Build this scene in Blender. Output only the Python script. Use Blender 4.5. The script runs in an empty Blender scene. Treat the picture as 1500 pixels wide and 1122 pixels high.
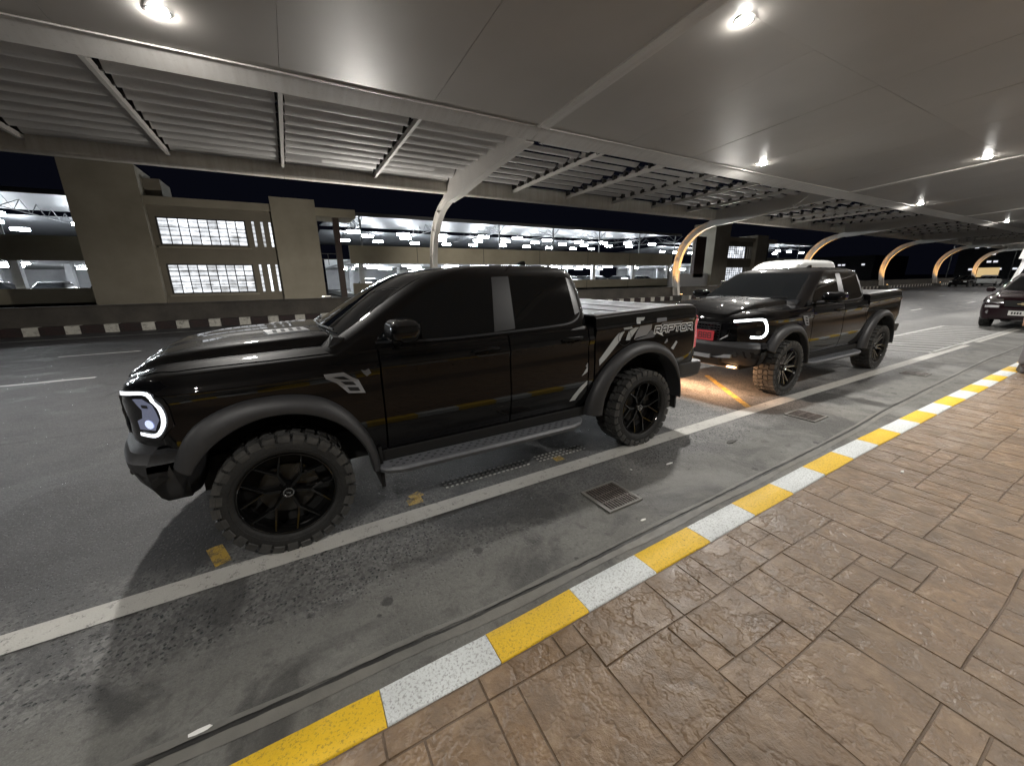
import bpy, bmesh, math, random
import numpy as np
from mathutils import Vector, Matrix
from mathutils.bvhtree import BVHTree
random.seed(7)
rng = random.Random(11)
C = bpy.context.scene.collection
SC = bpy.context.scene
rad = math.radians

# ------------------------------------------------------------------ camera
cd = bpy.data.cameras.new('camera')
cam = bpy.data.objects.new('camera', cd)
C.objects.link(cam)
R = ((0.8691751, -0.14008065, 0.47424894),
     (-0.49433945, -0.22136119, 0.84061152),
     (-0.0127731, -0.96507857, -0.26164902))      # columns: image right, image down, forward
m = Matrix(((R[0][0], -R[0][1], -R[0][2], 0), (R[1][0], -R[1][1], -R[1][2], 0),
            (R[2][0], -R[2][1], -R[2][2], 1.735), (0, 0, 0, 1)))
cam.matrix_world = m
cd.sensor_width = 36
cd.lens = 36 * 562 / 1500
cd.clip_start = 0.05
cd.clip_end = 1500
SC.camera = cam

# ------------------------------------------------------------------ night sky, exposure
world = bpy.data.worlds.new('World')
SC.world = world
world.use_nodes = True
bg = world.node_tree.nodes['Background']
bg.inputs[0].default_value = (0.0021, 0.0024, 0.0046, 1)
bg.inputs[1].default_value = 1.0
SC.view_settings.view_transform = 'Standard'
SC.view_settings.look = 'None'
SC.view_settings.exposure = 0.0
SC.view_settings.gamma = 1.0
SC.view_settings.use_curve_mapping = False
SC.render.engine = 'CYCLES'
cy = SC.cycles
cy.use_denoising = True
try:
    cy.denoiser = 'OPENIMAGEDENOISE'
    cy.denoising_input_passes = 'RGB_ALBEDO_NORMAL'
except Exception:
    pass
cy.max_bounces = 7
cy.diffuse_bounces = 4
cy.glossy_bounces = 4
cy.sample_clamp_indirect = 6
cy.use_light_tree = True
cy.caustics_reflective = False
cy.caustics_refractive = False

LAMP_POWER = 620.0

# ------------------------------------------------------------------ materials
def mat(name, col, rough=0.5, metal=0.0, emit=None, estr=0.0, coat=0.0, spec=0.5):
    M = bpy.data.materials.new(name)
    M.use_nodes = True
    b = M.node_tree.nodes['Principled BSDF']
    b.inputs['Base Color'].default_value = (*col, 1)
    b.inputs['Roughness'].default_value = rough
    b.inputs['Metallic'].default_value = metal
    b.inputs['Specular IOR Level'].default_value = spec
    if coat:
        b.inputs['Coat Weight'].default_value = coat
        b.inputs['Coat Roughness'].default_value = 0.03
    if emit:
        b.inputs['Emission Color'].default_value = (*emit, 1)
        b.inputs['Emission Strength'].default_value = estr
    return M

class NT:
    """small node-tree writer"""
    def __init__(s, M):
        s.t = M.node_tree; s.b = s.t.nodes['Principled BSDF']; s.l = s.t.links
    def n(s, typ, **k):
        x = s.t.nodes.new(typ)
        for a, v in k.items():
            setattr(x, a, v)
        return x
    def coord(s, scale=(1, 1, 1), kind='Object', rot=(0, 0, 0)):
        tc = s.n('ShaderNodeTexCoord'); mp = s.n('ShaderNodeMapping')
        mp.inputs['Scale'].default_value = scale; mp.inputs['Rotation'].default_value = rot
        if kind == 'World':
            g = s.n('ShaderNodeNewGeometry'); s.l.new(g.outputs['Position'], mp.inputs[0])
        else:
            s.l.new(tc.outputs[kind], mp.inputs[0])
        return mp.outputs[0]
    def noise(s, vec, scale, detail=4, rough=0.55, dist=0.0):
        x = s.n('ShaderNodeTexNoise'); x.inputs['Scale'].default_value = scale
        x.inputs['Detail'].default_value = detail; x.inputs['Roughness'].default_value = rough
        x.inputs['Distortion'].default_value = dist
        s.l.new(vec, x.inputs['Vector']); return x.outputs['Fac']
    def voro(s, vec, scale, feature='F1', out='Distance'):
        x = s.n('ShaderNodeTexVoronoi', feature=feature); x.inputs['Scale'].default_value = scale
        s.l.new(vec, x.inputs['Vector']); return x.outputs[out]
    def ramp(s, fac, stops):
        x = s.n('ShaderNodeValToRGB'); e = x.color_ramp.elements
        while len(e) < len(stops): e.new(0.5)
        for i, (p, c) in enumerate(stops):
            e[i].position = p
            e[i].color = (c, c, c, 1) if not isinstance(c, tuple) else (*c, 1)
        s.l.new(fac, x.inputs[0]); return x.outputs[0]
    def mix(s, fac, a, b, mode='MIX'):
        x = s.n('ShaderNodeMix', data_type='RGBA', blend_type=mode)
        if hasattr(fac, 'links'): s.l.new(fac, x.inputs[0])
        else: x.inputs[0].default_value = fac
        for v, i in ((a, 6), (b, 7)):
            if hasattr(v, 'links'): s.l.new(v, x.inputs[i])
            else: x.inputs[i].default_value = (*v, 1)
        return x.outputs[2]
    def math(s, op, a, b=0.0, clamp=False):
        x = s.n('ShaderNodeMath', operation=op, use_clamp=clamp)
        for v, i in ((a, 0), (b, 1)):
            if hasattr(v, 'links'): s.l.new(v, x.inputs[i])
            else: x.inputs[i].default_value = v
        return x.outputs[0]
    def sep(s, vec):
        x = s.n('ShaderNodeSeparateXYZ'); s.l.new(vec, x.inputs[0]); return x.outputs
    def maprange(s, v, a, b, c=0.0, d=1.0, smooth=False):
        x = s.n('ShaderNodeMapRange'); x.clamp = True
        if smooth: x.interpolation_type = 'SMOOTHSTEP'
        s.l.new(v, x.inputs[0])
        for i, q in enumerate((a, b, c, d)): x.inputs[1 + i].default_value = q
        return x.outputs[0]
    def bump(s, h, dist=0.01, strength=1.0):
        x = s.n('ShaderNodeBump'); x.inputs['Distance'].default_value = dist
        x.inputs['Strength'].default_value = strength
        s.l.new(h, x.inputs['Height']); s.l.new(x.outputs[0], s.b.inputs['Normal']); return x
    def color(s, o): s.l.new(o, s.b.inputs['Base Color'])
    def rough(s, o): s.l.new(o, s.b.inputs['Roughness'])

def grainy(name, c1, c2, scale, rough=(0.5, 0.8), bump=0.003, bscale=None, extra=None, kind='Object'):
    M = mat(name, c1); t = NT(M); v = t.coord(kind=kind)
    n1 = t.noise(v, scale, 6, 0.6); n2 = t.noise(v, bscale or scale * 8, 3, 0.6)
    t.color(t.mix(t.ramp(n1, [(0.3, 0.0), (0.7, 1.0)]), c1, c2))
    t.rough(t.maprange(n2, 0.3, 0.7, *rough))
    if bump: t.bump(n2, bump)
    return M

# road: asphalt with aggregate, a smoother dusty concrete gutter near the kerb, oil stains
def road_material():
    M = mat('asphalt', (0.05, 0.05, 0.05), 0.6); t = NT(M); v = t.coord(kind='World')
    x, y, z = t.sep(v)[:3]
    big = t.noise(v, 0.55, 5, 0.6, 0.4); med = t.noise(v, 2.3, 6, 0.65); fine = t.noise(v, 45, 4, 0.7)
    agg = t.voro(v, 48); agg2 = t.voro(v, 150); cell = t.voro(v, 48, out='Color')
    cellv = t.sep(cell)[0]
    base = t.mix(t.ramp(med, [(0.3, 0), (0.72, 1)]), (0.022, 0.022, 0.0235), (0.046, 0.046, 0.047))
    stones = t.mix(t.ramp(cellv, [(0.0, 0), (1.0, 1)]), (0.02, 0.02, 0.021), (0.16, 0.158, 0.152))
    mask = t.ramp(agg, [(0.28, 1.0), (0.45, 0.0)])
    pit = t.math('MULTIPLY', t.ramp(cellv, [(0.60, 0.0), (0.70, 1.0)]), t.ramp(t.math('ADD', agg, t.math('MULTIPLY', fine, 0.2)), [(0.35, 1.0), (0.52, 0.0)]))
    grain = t.math('MULTIPLY', t.ramp(t.voro(v, 62, out='Color'), [(0.0, 0.0), (1.0, 1.0)]), 1.0)
    bayc = t.mix(pit, t.mix(grain, (0.046, 0.046, 0.046), (0.205, 0.203, 0.195)), (0.008, 0.016, 0.016))
    asph = t.mix(t.math('MULTIPLY', mask, 0.45), base, stones)
    # parking bay strip has coarser, paler aggregate
    bay = t.math('MULTIPLY', t.maprange(y, 1.7, 2.1, smooth=True), t.maprange(t.math('ADD', y, t.math('MULTIPLY', med, 0.7)), 3.45, 3.0, smooth=True))
    bay = t.math('MAXIMUM', bay, t.math('MULTIPLY', t.maprange(x, 3.7, 4.2, smooth=True), t.maprange(y, 5.6, 5.0, smooth=True)))
    asph = t.mix(t.math('MULTIPLY', bay, t.ramp(big, [(0.3, 0.35), (0.6, 0.95)])), asph, bayc)
    conc = t.mix(t.ramp(med, [(0.25, 0), (0.75, 1)]), (0.082, 0.081, 0.075), (0.170, 0.168, 0.155))
    conc = t.mix(t.ramp(t.noise(v, 9, 5, 0.6, 0.6), [(0.54, 0), (0.7, 0.6)]), conc, (0.05, 0.048, 0.045))
    conc = t.mix(t.math('MULTIPLY', t.ramp(fine, [(0.35, 1), (0.6, 0)]), 0.35), conc, (0.05, 0.05, 0.048))
    # frontier runs at a slight angle, with a ragged edge
    f = t.math('ADD', t.math('SUBTRACT', y, t.math('MULTIPLY', x, 0.045)), t.math('MULTIPLY', t.math('SUBTRACT', med, 0.5), 0.9))
    gut = t.maprange(f, 2.22, 1.78, smooth=True)
    col = t.mix(gut, asph, conc)
    # stains: soft dark blots and small gum-like spots
    st = t.ramp(t.noise(v, 1.3, 5, 0.6, 0.9), [(0.52, 0), (0.60, 0.62)])
    col = t.mix(st, col, (0.020, 0.0195, 0.019))
    pale = t.ramp(t.noise(v, 0.8, 4, 0.6, 0.5), [(0.52, 0), (0.62, 0.35)])
    col = t.mix(t.math('MULTIPLY', pale, t.math('MULTIPLY', t.maprange(y, 3.6, 2.4), t.maprange(x, 0.5, 3.0, 0.25, 1.0))), col, (0.24, 0.238, 0.228))
    vc = t.coord(scale=(1, 1, 1), kind='World')
    spot = t.ramp(t.math('ADD', t.voro(vc, 3.1), t.math('MULTIPLY', fine, 0.10)), [(0.14, 0.85), (0.17, 0.0)])
    spot2 = t.ramp(t.math('ADD', t.voro(vc, 6.1), t.math('MULTIPLY', fine, 0.16)), [(0.14, 0.8), (0.18, 0.0)])
    near = t.maprange(y, 7.0, 4.5)
    col = t.mix(t.math('MULTIPLY', spot, near), col, (0.03, 0.029, 0.028))
    col = t.mix(t.math('MULTIPLY', spot2, near), col, (0.035, 0.034, 0.032))
    # tyre-polished tracks along the lanes
    tr = t.math('MULTIPLY', t.ramp(t.noise(t.coord(scale=(0.06, 1.2, 1), kind='World'), 1.0, 3, 0.5), [(0.4, 0), (0.65, 0.5)]), t.maprange(y, 5.5, 7.0))
    col = t.mix(tr, col, (0.035, 0.035, 0.037))
    # seams between two surfacings
    seam = t.ramp(t.math('ABSOLUTE', t.math('SUBTRACT', t.math('ADD', y, t.math('MULTIPLY', fine, 0.03)), 6.35)), [(0.02, 0.8), (0.035, 0.0)])
    col = t.mix(seam, col, (0.02, 0.02, 0.02))
    t.color(col)
    r = t.maprange(agg2, 0.1, 0.6, 0.42, 0.78)
    r = t.math('SUBTRACT', r, t.math('MULTIPLY', t.ramp(t.noise(v, 230, 1, 0.5), [(0.62, 0), (0.66, 1)]), 0.22))
    r = t.math('ADD', r, t.math('MULTIPLY', gut, 0.12))
    r = t.math('SUBTRACT', r, t.math('MULTIPLY', st, 0.22))
    t.rough(r)
    h = t.math('ADD', t.math('MULTIPLY', t.math('SUBTRACT', 1.0, t.math('MULTIPLY', pit, 1.2)), t.math('SUBTRACT', 1.0, t.math('MULTIPLY', gut, 0.8))), t.math('MULTIPLY', fine, 0.5))
    t.bump(h, 0.006, 1.0)
    return M

def paint_line(name, col, wear=0.5, dark=(0.05, 0.05, 0.05), scale=14):
    M = mat(name, col, 0.6); t = NT(M); v = t.coord(kind='World')
    n = t.noise(v, scale, 6, 0.7); f = t.noise(v, 120, 3, 0.7); d = t.noise(v, 2.2, 4, 0.6)
    c = t.mix(t.ramp(d, [(0.3, 0), (0.75, 0.5)]), col, tuple(k * 0.6 for k in col))
    c = t.mix(t.math('MULTIPLY', t.ramp(t.math('ADD', t.math('MULTIPLY', n, 0.6), t.math('MULTIPLY', f, 0.4)), [(0.50 + (1 - wear) * 0.1, 0), (0.58 + (1 - wear) * 0.1, 1)]), 0.75), c, dark)
    t.color(c); t.rough(t.maprange(f, 0.3, 0.7, 0.45, 0.75)); t.bump(f, 0.003, 0.8)
    return M

def stone_material():
    M = mat('stamped_stone', (0.2, 0.13, 0.09), 0.5); t = NT(M); v = t.coord(kind='World')
    oi = t.n('ShaderNodeObjectInfo'); rnd = oi.outputs['Random']
    a = t.noise(v, 1.6, 6, 0.65, 0.5); b = t.noise(v, 9, 6, 0.7, 0.3); f = t.noise(v, 90, 3, 0.7)
    c = t.mix(t.ramp(a, [(0.3, 0), (0.7, 1)]), (0.168, 0.102, 0.054), (0.230, 0.152, 0.086))
    c = t.mix(t.ramp(b, [(0.35, 0.55), (0.6, 0.0)]), c, (0.070, 0.050, 0.034))
    c = t.mix(t.ramp(b, [(0.54, 0), (0.66, 0.6)]), c, (0.26, 0.19, 0.12))
    c = t.mix(t.math('MULTIPLY', t.ramp(t.noise(v, 3.1, 4, 0.6), [(0.55, 0), (0.7, 1)]), 0.35), c, (0.115, 0.09, 0.068))
    c = t.mix(t.math('MULTIPLY', rnd, 0.40), c, (0.095, 0.070, 0.048))
    sp = t.ramp(t.math('ADD', t.voro(v, 3.7), t.math('MULTIPLY', f, 0.05)), [(0.055, 0.75), (0.075, 0)])
    c = t.mix(sp, c, (0.055, 0.045, 0.038))
    t.color(c)
    r = t.maprange(t.noise(v, 6, 5, 0.6), 0.3, 0.7, 0.33, 0.60)
    t.rough(r)
    rg = t.math('ABSOLUTE', t.math('SUBTRACT', t.noise(v, 4.5, 4, 0.6), 0.5))
    h = t.math('ADD', t.math('ADD', t.noise(v, 6, 6, 0.6), t.math('MULTIPLY', t.ramp(rg, [(0.0, 0.0), (0.05, 1.0)]), 0.22)), t.math('MULTIPLY', f, 0.10))
    t.bump(h, 0.020, 0.9)
    return M

def white_metal(name, c1, c2, rough=0.45, streak=(6, 0.5, 0.5)):
    M = mat(name, c1, rough); t = NT(M); v = t.coord(scale=streak, kind='World')
    n = t.noise(v, 1.0, 5, 0.6, 0.3); f = t.noise(t.coord(kind='World'), 14, 4, 0.6)
    c = t.mix(t.ramp(n, [(0.3, 0), (0.75, 1)]), c1, c2)
    c = t.mix(t.ramp(f, [(0.58, 0), (0.8, 0.35)]), c, tuple(k * 0.45 for k in c2))
    t.color(c); t.rough(t.maprange(f, 0.3, 0.7, rough - 0.08, rough + 0.1))
    return M

def ceiling_material():
    M = mat('ceiling_metal', (0.5, 0.49, 0.47), 0.3, 0.0); t = NT(M)
    v = t.coord(kind='World'); n = t.noise(v, 0.35, 4, 0.6); s = t.noise(t.coord(scale=(0.8, 9, 1), kind='World'), 1.0, 4, 0.6)
    t.color(t.mix(t.ramp(n, [(0.3, 0), (0.7, 1)]), (0.47, 0.445, 0.41), (0.54, 0.51, 0.475)))
    t.rough(t.maprange(n, 0.3, 0.7, 0.36, 0.42))
    t.b.inputs['Specular IOR Level'].default_value = 0.7
    t.bump(t.noise(t.coord(scale=(0.25, 1.6, 1), kind='World'), 1.0, 0, 0.4), 0.006, 0.4)
    return M

M_road = road_material()
M_line = paint_line('line_paint_white', (0.42, 0.41, 0.38), 0.55)
M_linefar = paint_line('lane_paint_white', (0.40, 0.40, 0.38), 0.3)
M_kwhite = paint_line('kerb_paint_white', (0.64, 0.67, 0.67), 0.95, (0.22, 0.22, 0.22), 75)
M_kyellow = paint_line('kerb_paint_yellow', (0.76, 0.48, 0.015), 0.80, (0.26, 0.17, 0.03), 75)
M_ryellow = paint_line('road_paint_yellow', (0.42, 0.27, 0.03), 1.3)
M_stone = stone_material()
M_stone.node_tree.nodes['Principled BSDF'].inputs['Specular IOR Level'].default_value = 0.5
M_joint = grainy('joint_mortar', (0.07, 0.046, 0.028), (0.12, 0.082, 0.052), 6)
M_gutter = grainy('groove_dirt', (0.012, 0.012, 0.012), (0.03, 0.03, 0.028), 8)
M_slab = grainy('gutter_concrete', (0.10, 0.098, 0.09), (0.15, 0.145, 0.13), 5)
M_iron = grainy('cast_iron', (0.05, 0.04, 0.035), (0.12, 0.10, 0.09), 20, (0.35, 0.6))
M_pitshade = mat('drain_pit_shade', (0.004, 0.004, 0.004), 0.9)
M_litter = mat('litter_paper', (0.7, 0.7, 0.68), 0.6)
M_leaf = mat('dark_litter', (0.02, 0.018, 0.014), 0.7)
M_ceil = ceiling_material()
M_beam = white_metal('beam_paint', (0.74, 0.72, 0.69), (0.62, 0.59, 0.55))
M_edge = white_metal('edge_beam_paint', (0.80, 0.77, 0.70), (0.64, 0.59, 0.50))
M_slat = white_metal('slat_paint', (0.80, 0.79, 0.77), (0.68, 0.66, 0.64), 0.5, (0.3, 5, 5))
M_column = white_metal('column_paint', (0.72, 0.70, 0.66), (0.58, 0.55, 0.50), 0.45, (3, 3, 0.5))
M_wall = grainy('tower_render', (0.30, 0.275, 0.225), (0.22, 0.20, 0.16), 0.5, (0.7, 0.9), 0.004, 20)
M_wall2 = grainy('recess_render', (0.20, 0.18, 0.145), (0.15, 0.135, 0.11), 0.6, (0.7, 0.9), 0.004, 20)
M_band = grainy('parapet_render', (0.36, 0.33, 0.26), (0.27, 0.245, 0.19), 0.4, (0.7, 0.9), 0.003, 15)
M_barrier = grainy('barrier_concrete', (0.045, 0.04, 0.035), (0.085, 0.075, 0.062), 1.2, (0.8, 0.95), 0.006, 12)
M_bred = grainy('faded_red_paint', (0.030, 0.011, 0.010), (0.014, 0.011, 0.010), 3, (0.6, 0.8))
M_bwhite = paint_line('barrier_white_paint', (0.55, 0.53, 0.47), 0.85, (0.10, 0.09, 0.08), 6)
M_brown = mat('brown_cladding', (0.035, 0.02, 0.016), 0.6)
M_inner = grainy('garage_interior', (0.55, 0.56, 0.57), (0.42, 0.43, 0.45), 1.0)
M_deck = grainy('garage_deck', (0.22, 0.22, 0.21), (0.15, 0.15, 0.15), 1.0)
M_steel = mat('roof_steel', (0.04, 0.042, 0.046), 0.6)
M_frame = mat('window_frame_dark', (0.03, 0.028, 0.025), 0.5)
M_tube = mat('tube_light', (1, 1, 1), emit=(0.90, 0.95, 1.0), estr=110)
M_tubeup = mat('deck_light', (1, 1, 1), emit=(0.90, 0.96, 1.0), estr=170)
M_lens = mat('lamp_lens', (1, 1, 1), emit=(1.0, 0.97, 0.92), estr=420)
M_house = mat('lamp_housing', (0.35, 0.35, 0.35), 0.4, 0.6)
M_fwarm = mat('flood_lens', (1, 1, 1), emit=(1.0, 0.58, 0.22), estr=18)

def paint_mat(name, col, rough=0.05):
    M = mat(name, col, 0.45, 0.0, coat=0.8, spec=0.03); t = NT(M)
    M.node_tree.nodes['Principled BSDF'].inputs['Coat Roughness'].default_value = rough * 0.5
    d = t.n('ShaderNodeBump'); d.inputs['Distance'].default_value = 0.0006; d.inputs['Strength'].default_value = 0.35
    t.l.new(t.noise(t.coord(), 14.0, 2, 0.5), d.inputs['Height']); t.l.new(d.outputs[0], t.b.inputs['Coat Normal'])
    return M
M_black = paint_mat('gloss_black_paint', (0.0022, 0.0022, 0.0026))
M_glass = mat('tinted_glass', (0.004, 0.005, 0.006), 0.02, spec=0.42)
M_trim = mat('satin_black_trim', (0.014, 0.015, 0.017), 0.32, spec=0.35)
M_flare = grainy('textured_black_plastic', (0.022, 0.0225, 0.024), (0.028, 0.0285, 0.031), 30, (0.42, 0.54), 0.0008, 400)
M_under = mat('underbody_black', (0.004, 0.004, 0.004), 0.8)
M_tread = grainy('tread_rubber', (0.022, 0.022, 0.0215), (0.060, 0.059, 0.056), 12, (0.5, 0.75), 0.002, 80)
M_tyre = grainy('tyre_rubber', (0.007, 0.007, 0.007), (0.016, 0.016, 0.0155), 9, (0.6, 0.85), 0.002, 80)
M_rim = mat('gloss_black_rim', (0.008, 0.008, 0.008), 0.15, 0.5, coat=0.6)
M_rimed = mat('machined_alloy', (0.28, 0.27, 0.26), 0.25, 0.9)
M_disc = mat('brake_steel', (0.07, 0.068, 0.065), 0.4, 0.8)
M_chrome = mat('satin_chrome', (0.55, 0.56, 0.58), 0.15, 1.0)
M_silver = mat('silver_skid', (0.55, 0.55, 0.56), 0.35, 0.6)
M_drl = mat('running_light', (1, 1, 1), emit=(0.92, 0.97, 1.0), estr=7)
M_drl2 = mat('running_light_near', (1, 1, 1), emit=(0.86, 0.92, 1.0), estr=1.25)
M_lampin = mat('headlamp_inner', (0.3, 0.32, 0.42), 0.12, 0.7, emit=(0.55, 0.62, 0.95), estr=0.13)
M_lampbl = mat('headlamp_projector', (0.6, 0.65, 0.9), 0.1, emit=(0.60, 0.70, 1.0), estr=0.9)
M_lampdk = mat('headlamp_black', (0.006, 0.006, 0.007), 0.08)
M_red = mat('tail_lens', (0.35, 0.01, 0.012), 0.1, emit=(1.0, 0.30, 0.32), estr=0.22)
M_plate = mat('red_plate_painted_glow', (0.45, 0.03, 0.04), 0.4, emit=(1.0, 0.12, 0.14), estr=0.07)  # weak emission stands in for tail-lamp light falling on the plate
M_platew = mat('white_plate', (0.7, 0.7, 0.68), 0.4)
M_ink = mat('plate_ink', (0.02, 0.02, 0.02), 0.5)
M_step = grainy('side_step_alloy', (0.085, 0.09, 0.10), (0.12, 0.125, 0.135), 20, (0.35, 0.55), 0.001, 200)
M_tonneau = grainy('tonneau_vinyl', (0.10, 0.10, 0.105), (0.12, 0.12, 0.125), 12, (0.3, 0.42), 0.001, 100)
M_rail = mat('rail_alloy', (0.30, 0.30, 0.31), 0.3, 0.5)
M_dwhite = mat('decal_pale_grey', (0.36, 0.38, 0.385), 0.3)
M_letter = mat('lettering_white', (0.62, 0.64, 0.65), 0.3)
M_dgrey = mat('decal_dark_grey', (0.10, 0.105, 0.115), 0.4)
M_dmid = mat('decal_mid_grey', (0.20, 0.207, 0.22), 0.35)
M_fog = mat('fog_lamp_amber', (1, 0.6, 0.2), emit=(1.0, 0.58, 0.28), estr=8)
M_maroon = paint_mat('maroon_paint', (0.012, 0.004, 0.006))
M_vanw = paint_mat('white_van_paint', (0.62, 0.63, 0.62), 0.2)
M_truckw = paint_mat('dull_white_paint', (0.30, 0.30, 0.295), 0.2)
M_gold = mat('gold_emblem', (0.6, 0.5, 0.3), 0.3, 0.8)
M_skin = mat('skin', (0.40, 0.24, 0.16), 0.55)
M_blue = grainy('blue_cloth', (0.02, 0.03, 0.32), (0.015, 0.02, 0.22), 8, (0.7, 0.9))
M_greyc = grainy('grey_cloth', (0.20, 0.19, 0.20), (0.14, 0.13, 0.14), 8, (0.7, 0.9))
M_shoe = mat('dark_shoe', (0.03, 0.022, 0.02), 0.5)
M_hair = mat('black_hair', (0.008, 0.007, 0.006), 0.5)

# ------------------------------------------------------------------ mesh helpers
def link(name, me, material=None, parent=None, smooth=None, **props):
    o = bpy.data.objects.new(name, me); C.objects.link(o)
    if material is not None and not me.materials: me.materials.append(material)
    if parent is not None: o.parent = parent
    if smooth is not None:
        me.polygons.foreach_set('use_smooth', [True] * len(me.polygons))
        try: me.set_sharp_from_angle(angle=rad(smooth))
        except Exception: pass
    for k, v in props.items(): o[k] = v
    return o

class MB:
    def __init__(s): s.v = []; s.f = []
    def add(s, vs, fs):
        k = len(s.v); s.v += [tuple(p) for p in vs]; s.f += [tuple(i + k for i in f) for f in fs]; return s
    def box(s, x0, x1, y0, y1, z0, z1, rot=0.0, piv=None):
        vs = [(x, y, z) for z in (z0, z1) for x, y in ((x0, y0), (x1, y0), (x1, y1), (x0, y1))]
        if rot:
            px, py = piv or ((x0 + x1) / 2, (y0 + y1) / 2); c, sn = math.cos(rot), math.sin(rot)
            vs = [(px + (x - px) * c - (y - py) * sn, py + (x - px) * sn + (y - py) * c, z) for x, y, z in vs]
        return s.add(vs, [(3, 2, 1, 0), (4, 5, 6, 7), (0, 1, 5, 4), (1, 2, 6, 5), (2, 3, 7, 6), (3, 0, 4, 7)])
    def prism(s, poly, a0, a1, axis='x'):
        """polygon in the two other axes, extruded along axis"""
        n = len(poly)
        def P(p, a): return {'x': (a, p[0], p[1]), 'y': (p[0], a, p[1]), 'z': (p[0], p[1], a)}[axis]
        vs = [P(p, a0) for p in poly] + [P(p, a1) for p in poly]
        fs = [tuple(range(n))[::-1], tuple(range(n, 2 * n))] + [(i, (i + 1) % n, n + (i + 1) % n, n + i) for i in range(n)]
        return s.add(vs, fs)
    def tube(s, pts, r, n=8, caps=True):
        pts = [Vector(p) for p in pts]; k0 = len(s.v)
        rs = r if isinstance(r, (list, tuple)) else [r] * len(pts)
        prev = None
        for i, p in enumerate(pts):
            d = (pts[min(i + 1, len(pts) - 1)] - pts[max(i - 1, 0)]).normalized()
            up = Vector((0, 0, 1)) if abs(d.z) < 0.9 else Vector((1, 0, 0))
            a = d.cross(up).normalized(); b = a.cross(d)
            for j in range(n):
                t = 2 * math.pi * j / n
                s.v.append(tuple(p + (a * math.cos(t) + b * math.sin(t)) * rs[i]))
        for i in range(len(pts) - 1):
            for j in range(n):
                q = k0 + i * n
                s.f.append((q + j, q + (j + 1) % n, q + n + (j + 1) % n, q + n + j))
        if caps:
            s.f.append(tuple(k0 + j for j in range(n))[::-1]); s.f.append(tuple(k0 + (len(pts) - 1) * n + j for j in range(n)))
        return s
    def lathe(s, prof, n=32, axis='y', c=(0, 0, 0), closed=False):
        """profile of (axial, radius)"""
        k0 = len(s.v); m_ = len(prof)
        for a, r in prof:
            for j in range(n):
                t = 2 * math.pi * j / n
                q = (r * math.cos(t), a, r * math.sin(t)) if axis == 'y' else ((a, r * math.cos(t), r * math.sin(t)) if axis == 'x' else (r * math.cos(t), r * math.sin(t), a))
                s.v.append((q[0] + c[0], q[1] + c[1], q[2] + c[2]))
        for i in range(m_ if closed else m_ - 1):
            i2 = (i + 1) % m_
            for j in range(n):
                s.f.append((k0 + i * n + j, k0 + i * n + (j + 1) % n, k0 + i2 * n + (j + 1) % n, k0 + i2 * n + j))
        return s
    def grid(s, P):
        """P: rows of points"""
        k0 = len(s.v); r, c = len(P), len(P[0])
        for row in P: s.v += [tuple(p) for p in row]
        for i in range(r - 1):
            for j in range(c - 1):
                q = k0 + i * c + j
                s.f.append((q, q + 1, q + c + 1, q + c))
        return s
    def mesh(s, name='m'):
        me = bpy.data.meshes.new(name); me.from_pydata(s.v, [], s.f); me.validate(); me.update()
        bm = bmesh.new(); bm.from_mesh(me); bmesh.ops.recalc_face_normals(bm, faces=bm.faces); bm.to_mesh(me); bm.free()
        return me
    def build(s, name, material=None, parent=None, smooth=None, **props):
        return link(name, s.mesh(name), material, parent, smooth, **props)

def bevel(o, w=0.01, seg=2):
    bm = bmesh.new(); bm.from_mesh(o.data)
    bmesh.ops.bevel(bm, geom=[e for e in bm.edges if e.is_manifold and e.calc_face_angle(0) > 0.5], offset=w, segments=seg, affect='EDGES', clamp_overlap=True)
    bm.to_mesh(o.data); bm.free()
    return o

def empty(name, loc=(0, 0, 0), rz=0.0, parent=None):
    o = bpy.data.objects.new(name, None); C.objects.link(o); o.location = loc; o.rotation_euler = (0, 0, rz)
    o.empty_display_size = 0.2
    if parent is not None: o.parent = parent
    return o

def thing(name, label, cat, loc=(0, 0, 0), rz=0.0, group=None):
    o = empty(name, loc, rz); o['label'] = label; o['category'] = cat
    if group: o['group'] = group
    return o

def tag(o, label, cat, group=None):
    o['label'] = label; o['category'] = cat
    if group: o['group'] = group
    return o

def copy_tree(o, parent=None):
    c = o.copy(); C.objects.link(c)
    if parent is not None: c.parent = parent
    for ch in list(o.children): copy_tree(ch, c)
    return c

def interp(x, xs, ys):
    return float(np.interp(x, xs, ys))

def smooth_interp(xs, ys):
    """monotone cubic (PCHIP)"""
    xs = np.array(xs, float); ys = np.array(ys, float)
    h = np.diff(xs); d = np.diff(ys) / h; n = len(xs); mm = np.zeros(n)
    for i in range(1, n - 1):
        if d[i - 1] * d[i] > 0:
            w1 = 2 * h[i] + h[i - 1]; w2 = h[i] + 2 * h[i - 1]
            mm[i] = (w1 + w2) / (w1 / d[i - 1] + w2 / d[i])
    mm[0] = d[0]; mm[-1] = d[-1]
    def f(x):
        x = min(max(x, xs[0]), xs[-1]); i = min(int(np.searchsorted(xs, x, 'right')) - 1, n - 2); i = max(i, 0)
        t = (x - xs[i]) / h[i]
        return float((2 * t**3 - 3 * t**2 + 1) * ys[i] + (t**3 - 2 * t**2 + t) * h[i] * mm[i] + (-2 * t**3 + 3 * t**2) * ys[i + 1] + (t**3 - t**2) * h[i] * mm[i + 1])
    return f

def resample(pts, n):
    """n points evenly by length along a polyline (2D)"""
    P = np.array(pts, float); L = np.concatenate([[0], np.cumsum(np.linalg.norm(np.diff(P, axis=0), axis=1))])
    t = np.linspace(0, L[-1], n)
    return [tuple(np.interp(q, L, P[:, k]) for k in range(P.shape[1])) for q in t]

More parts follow.
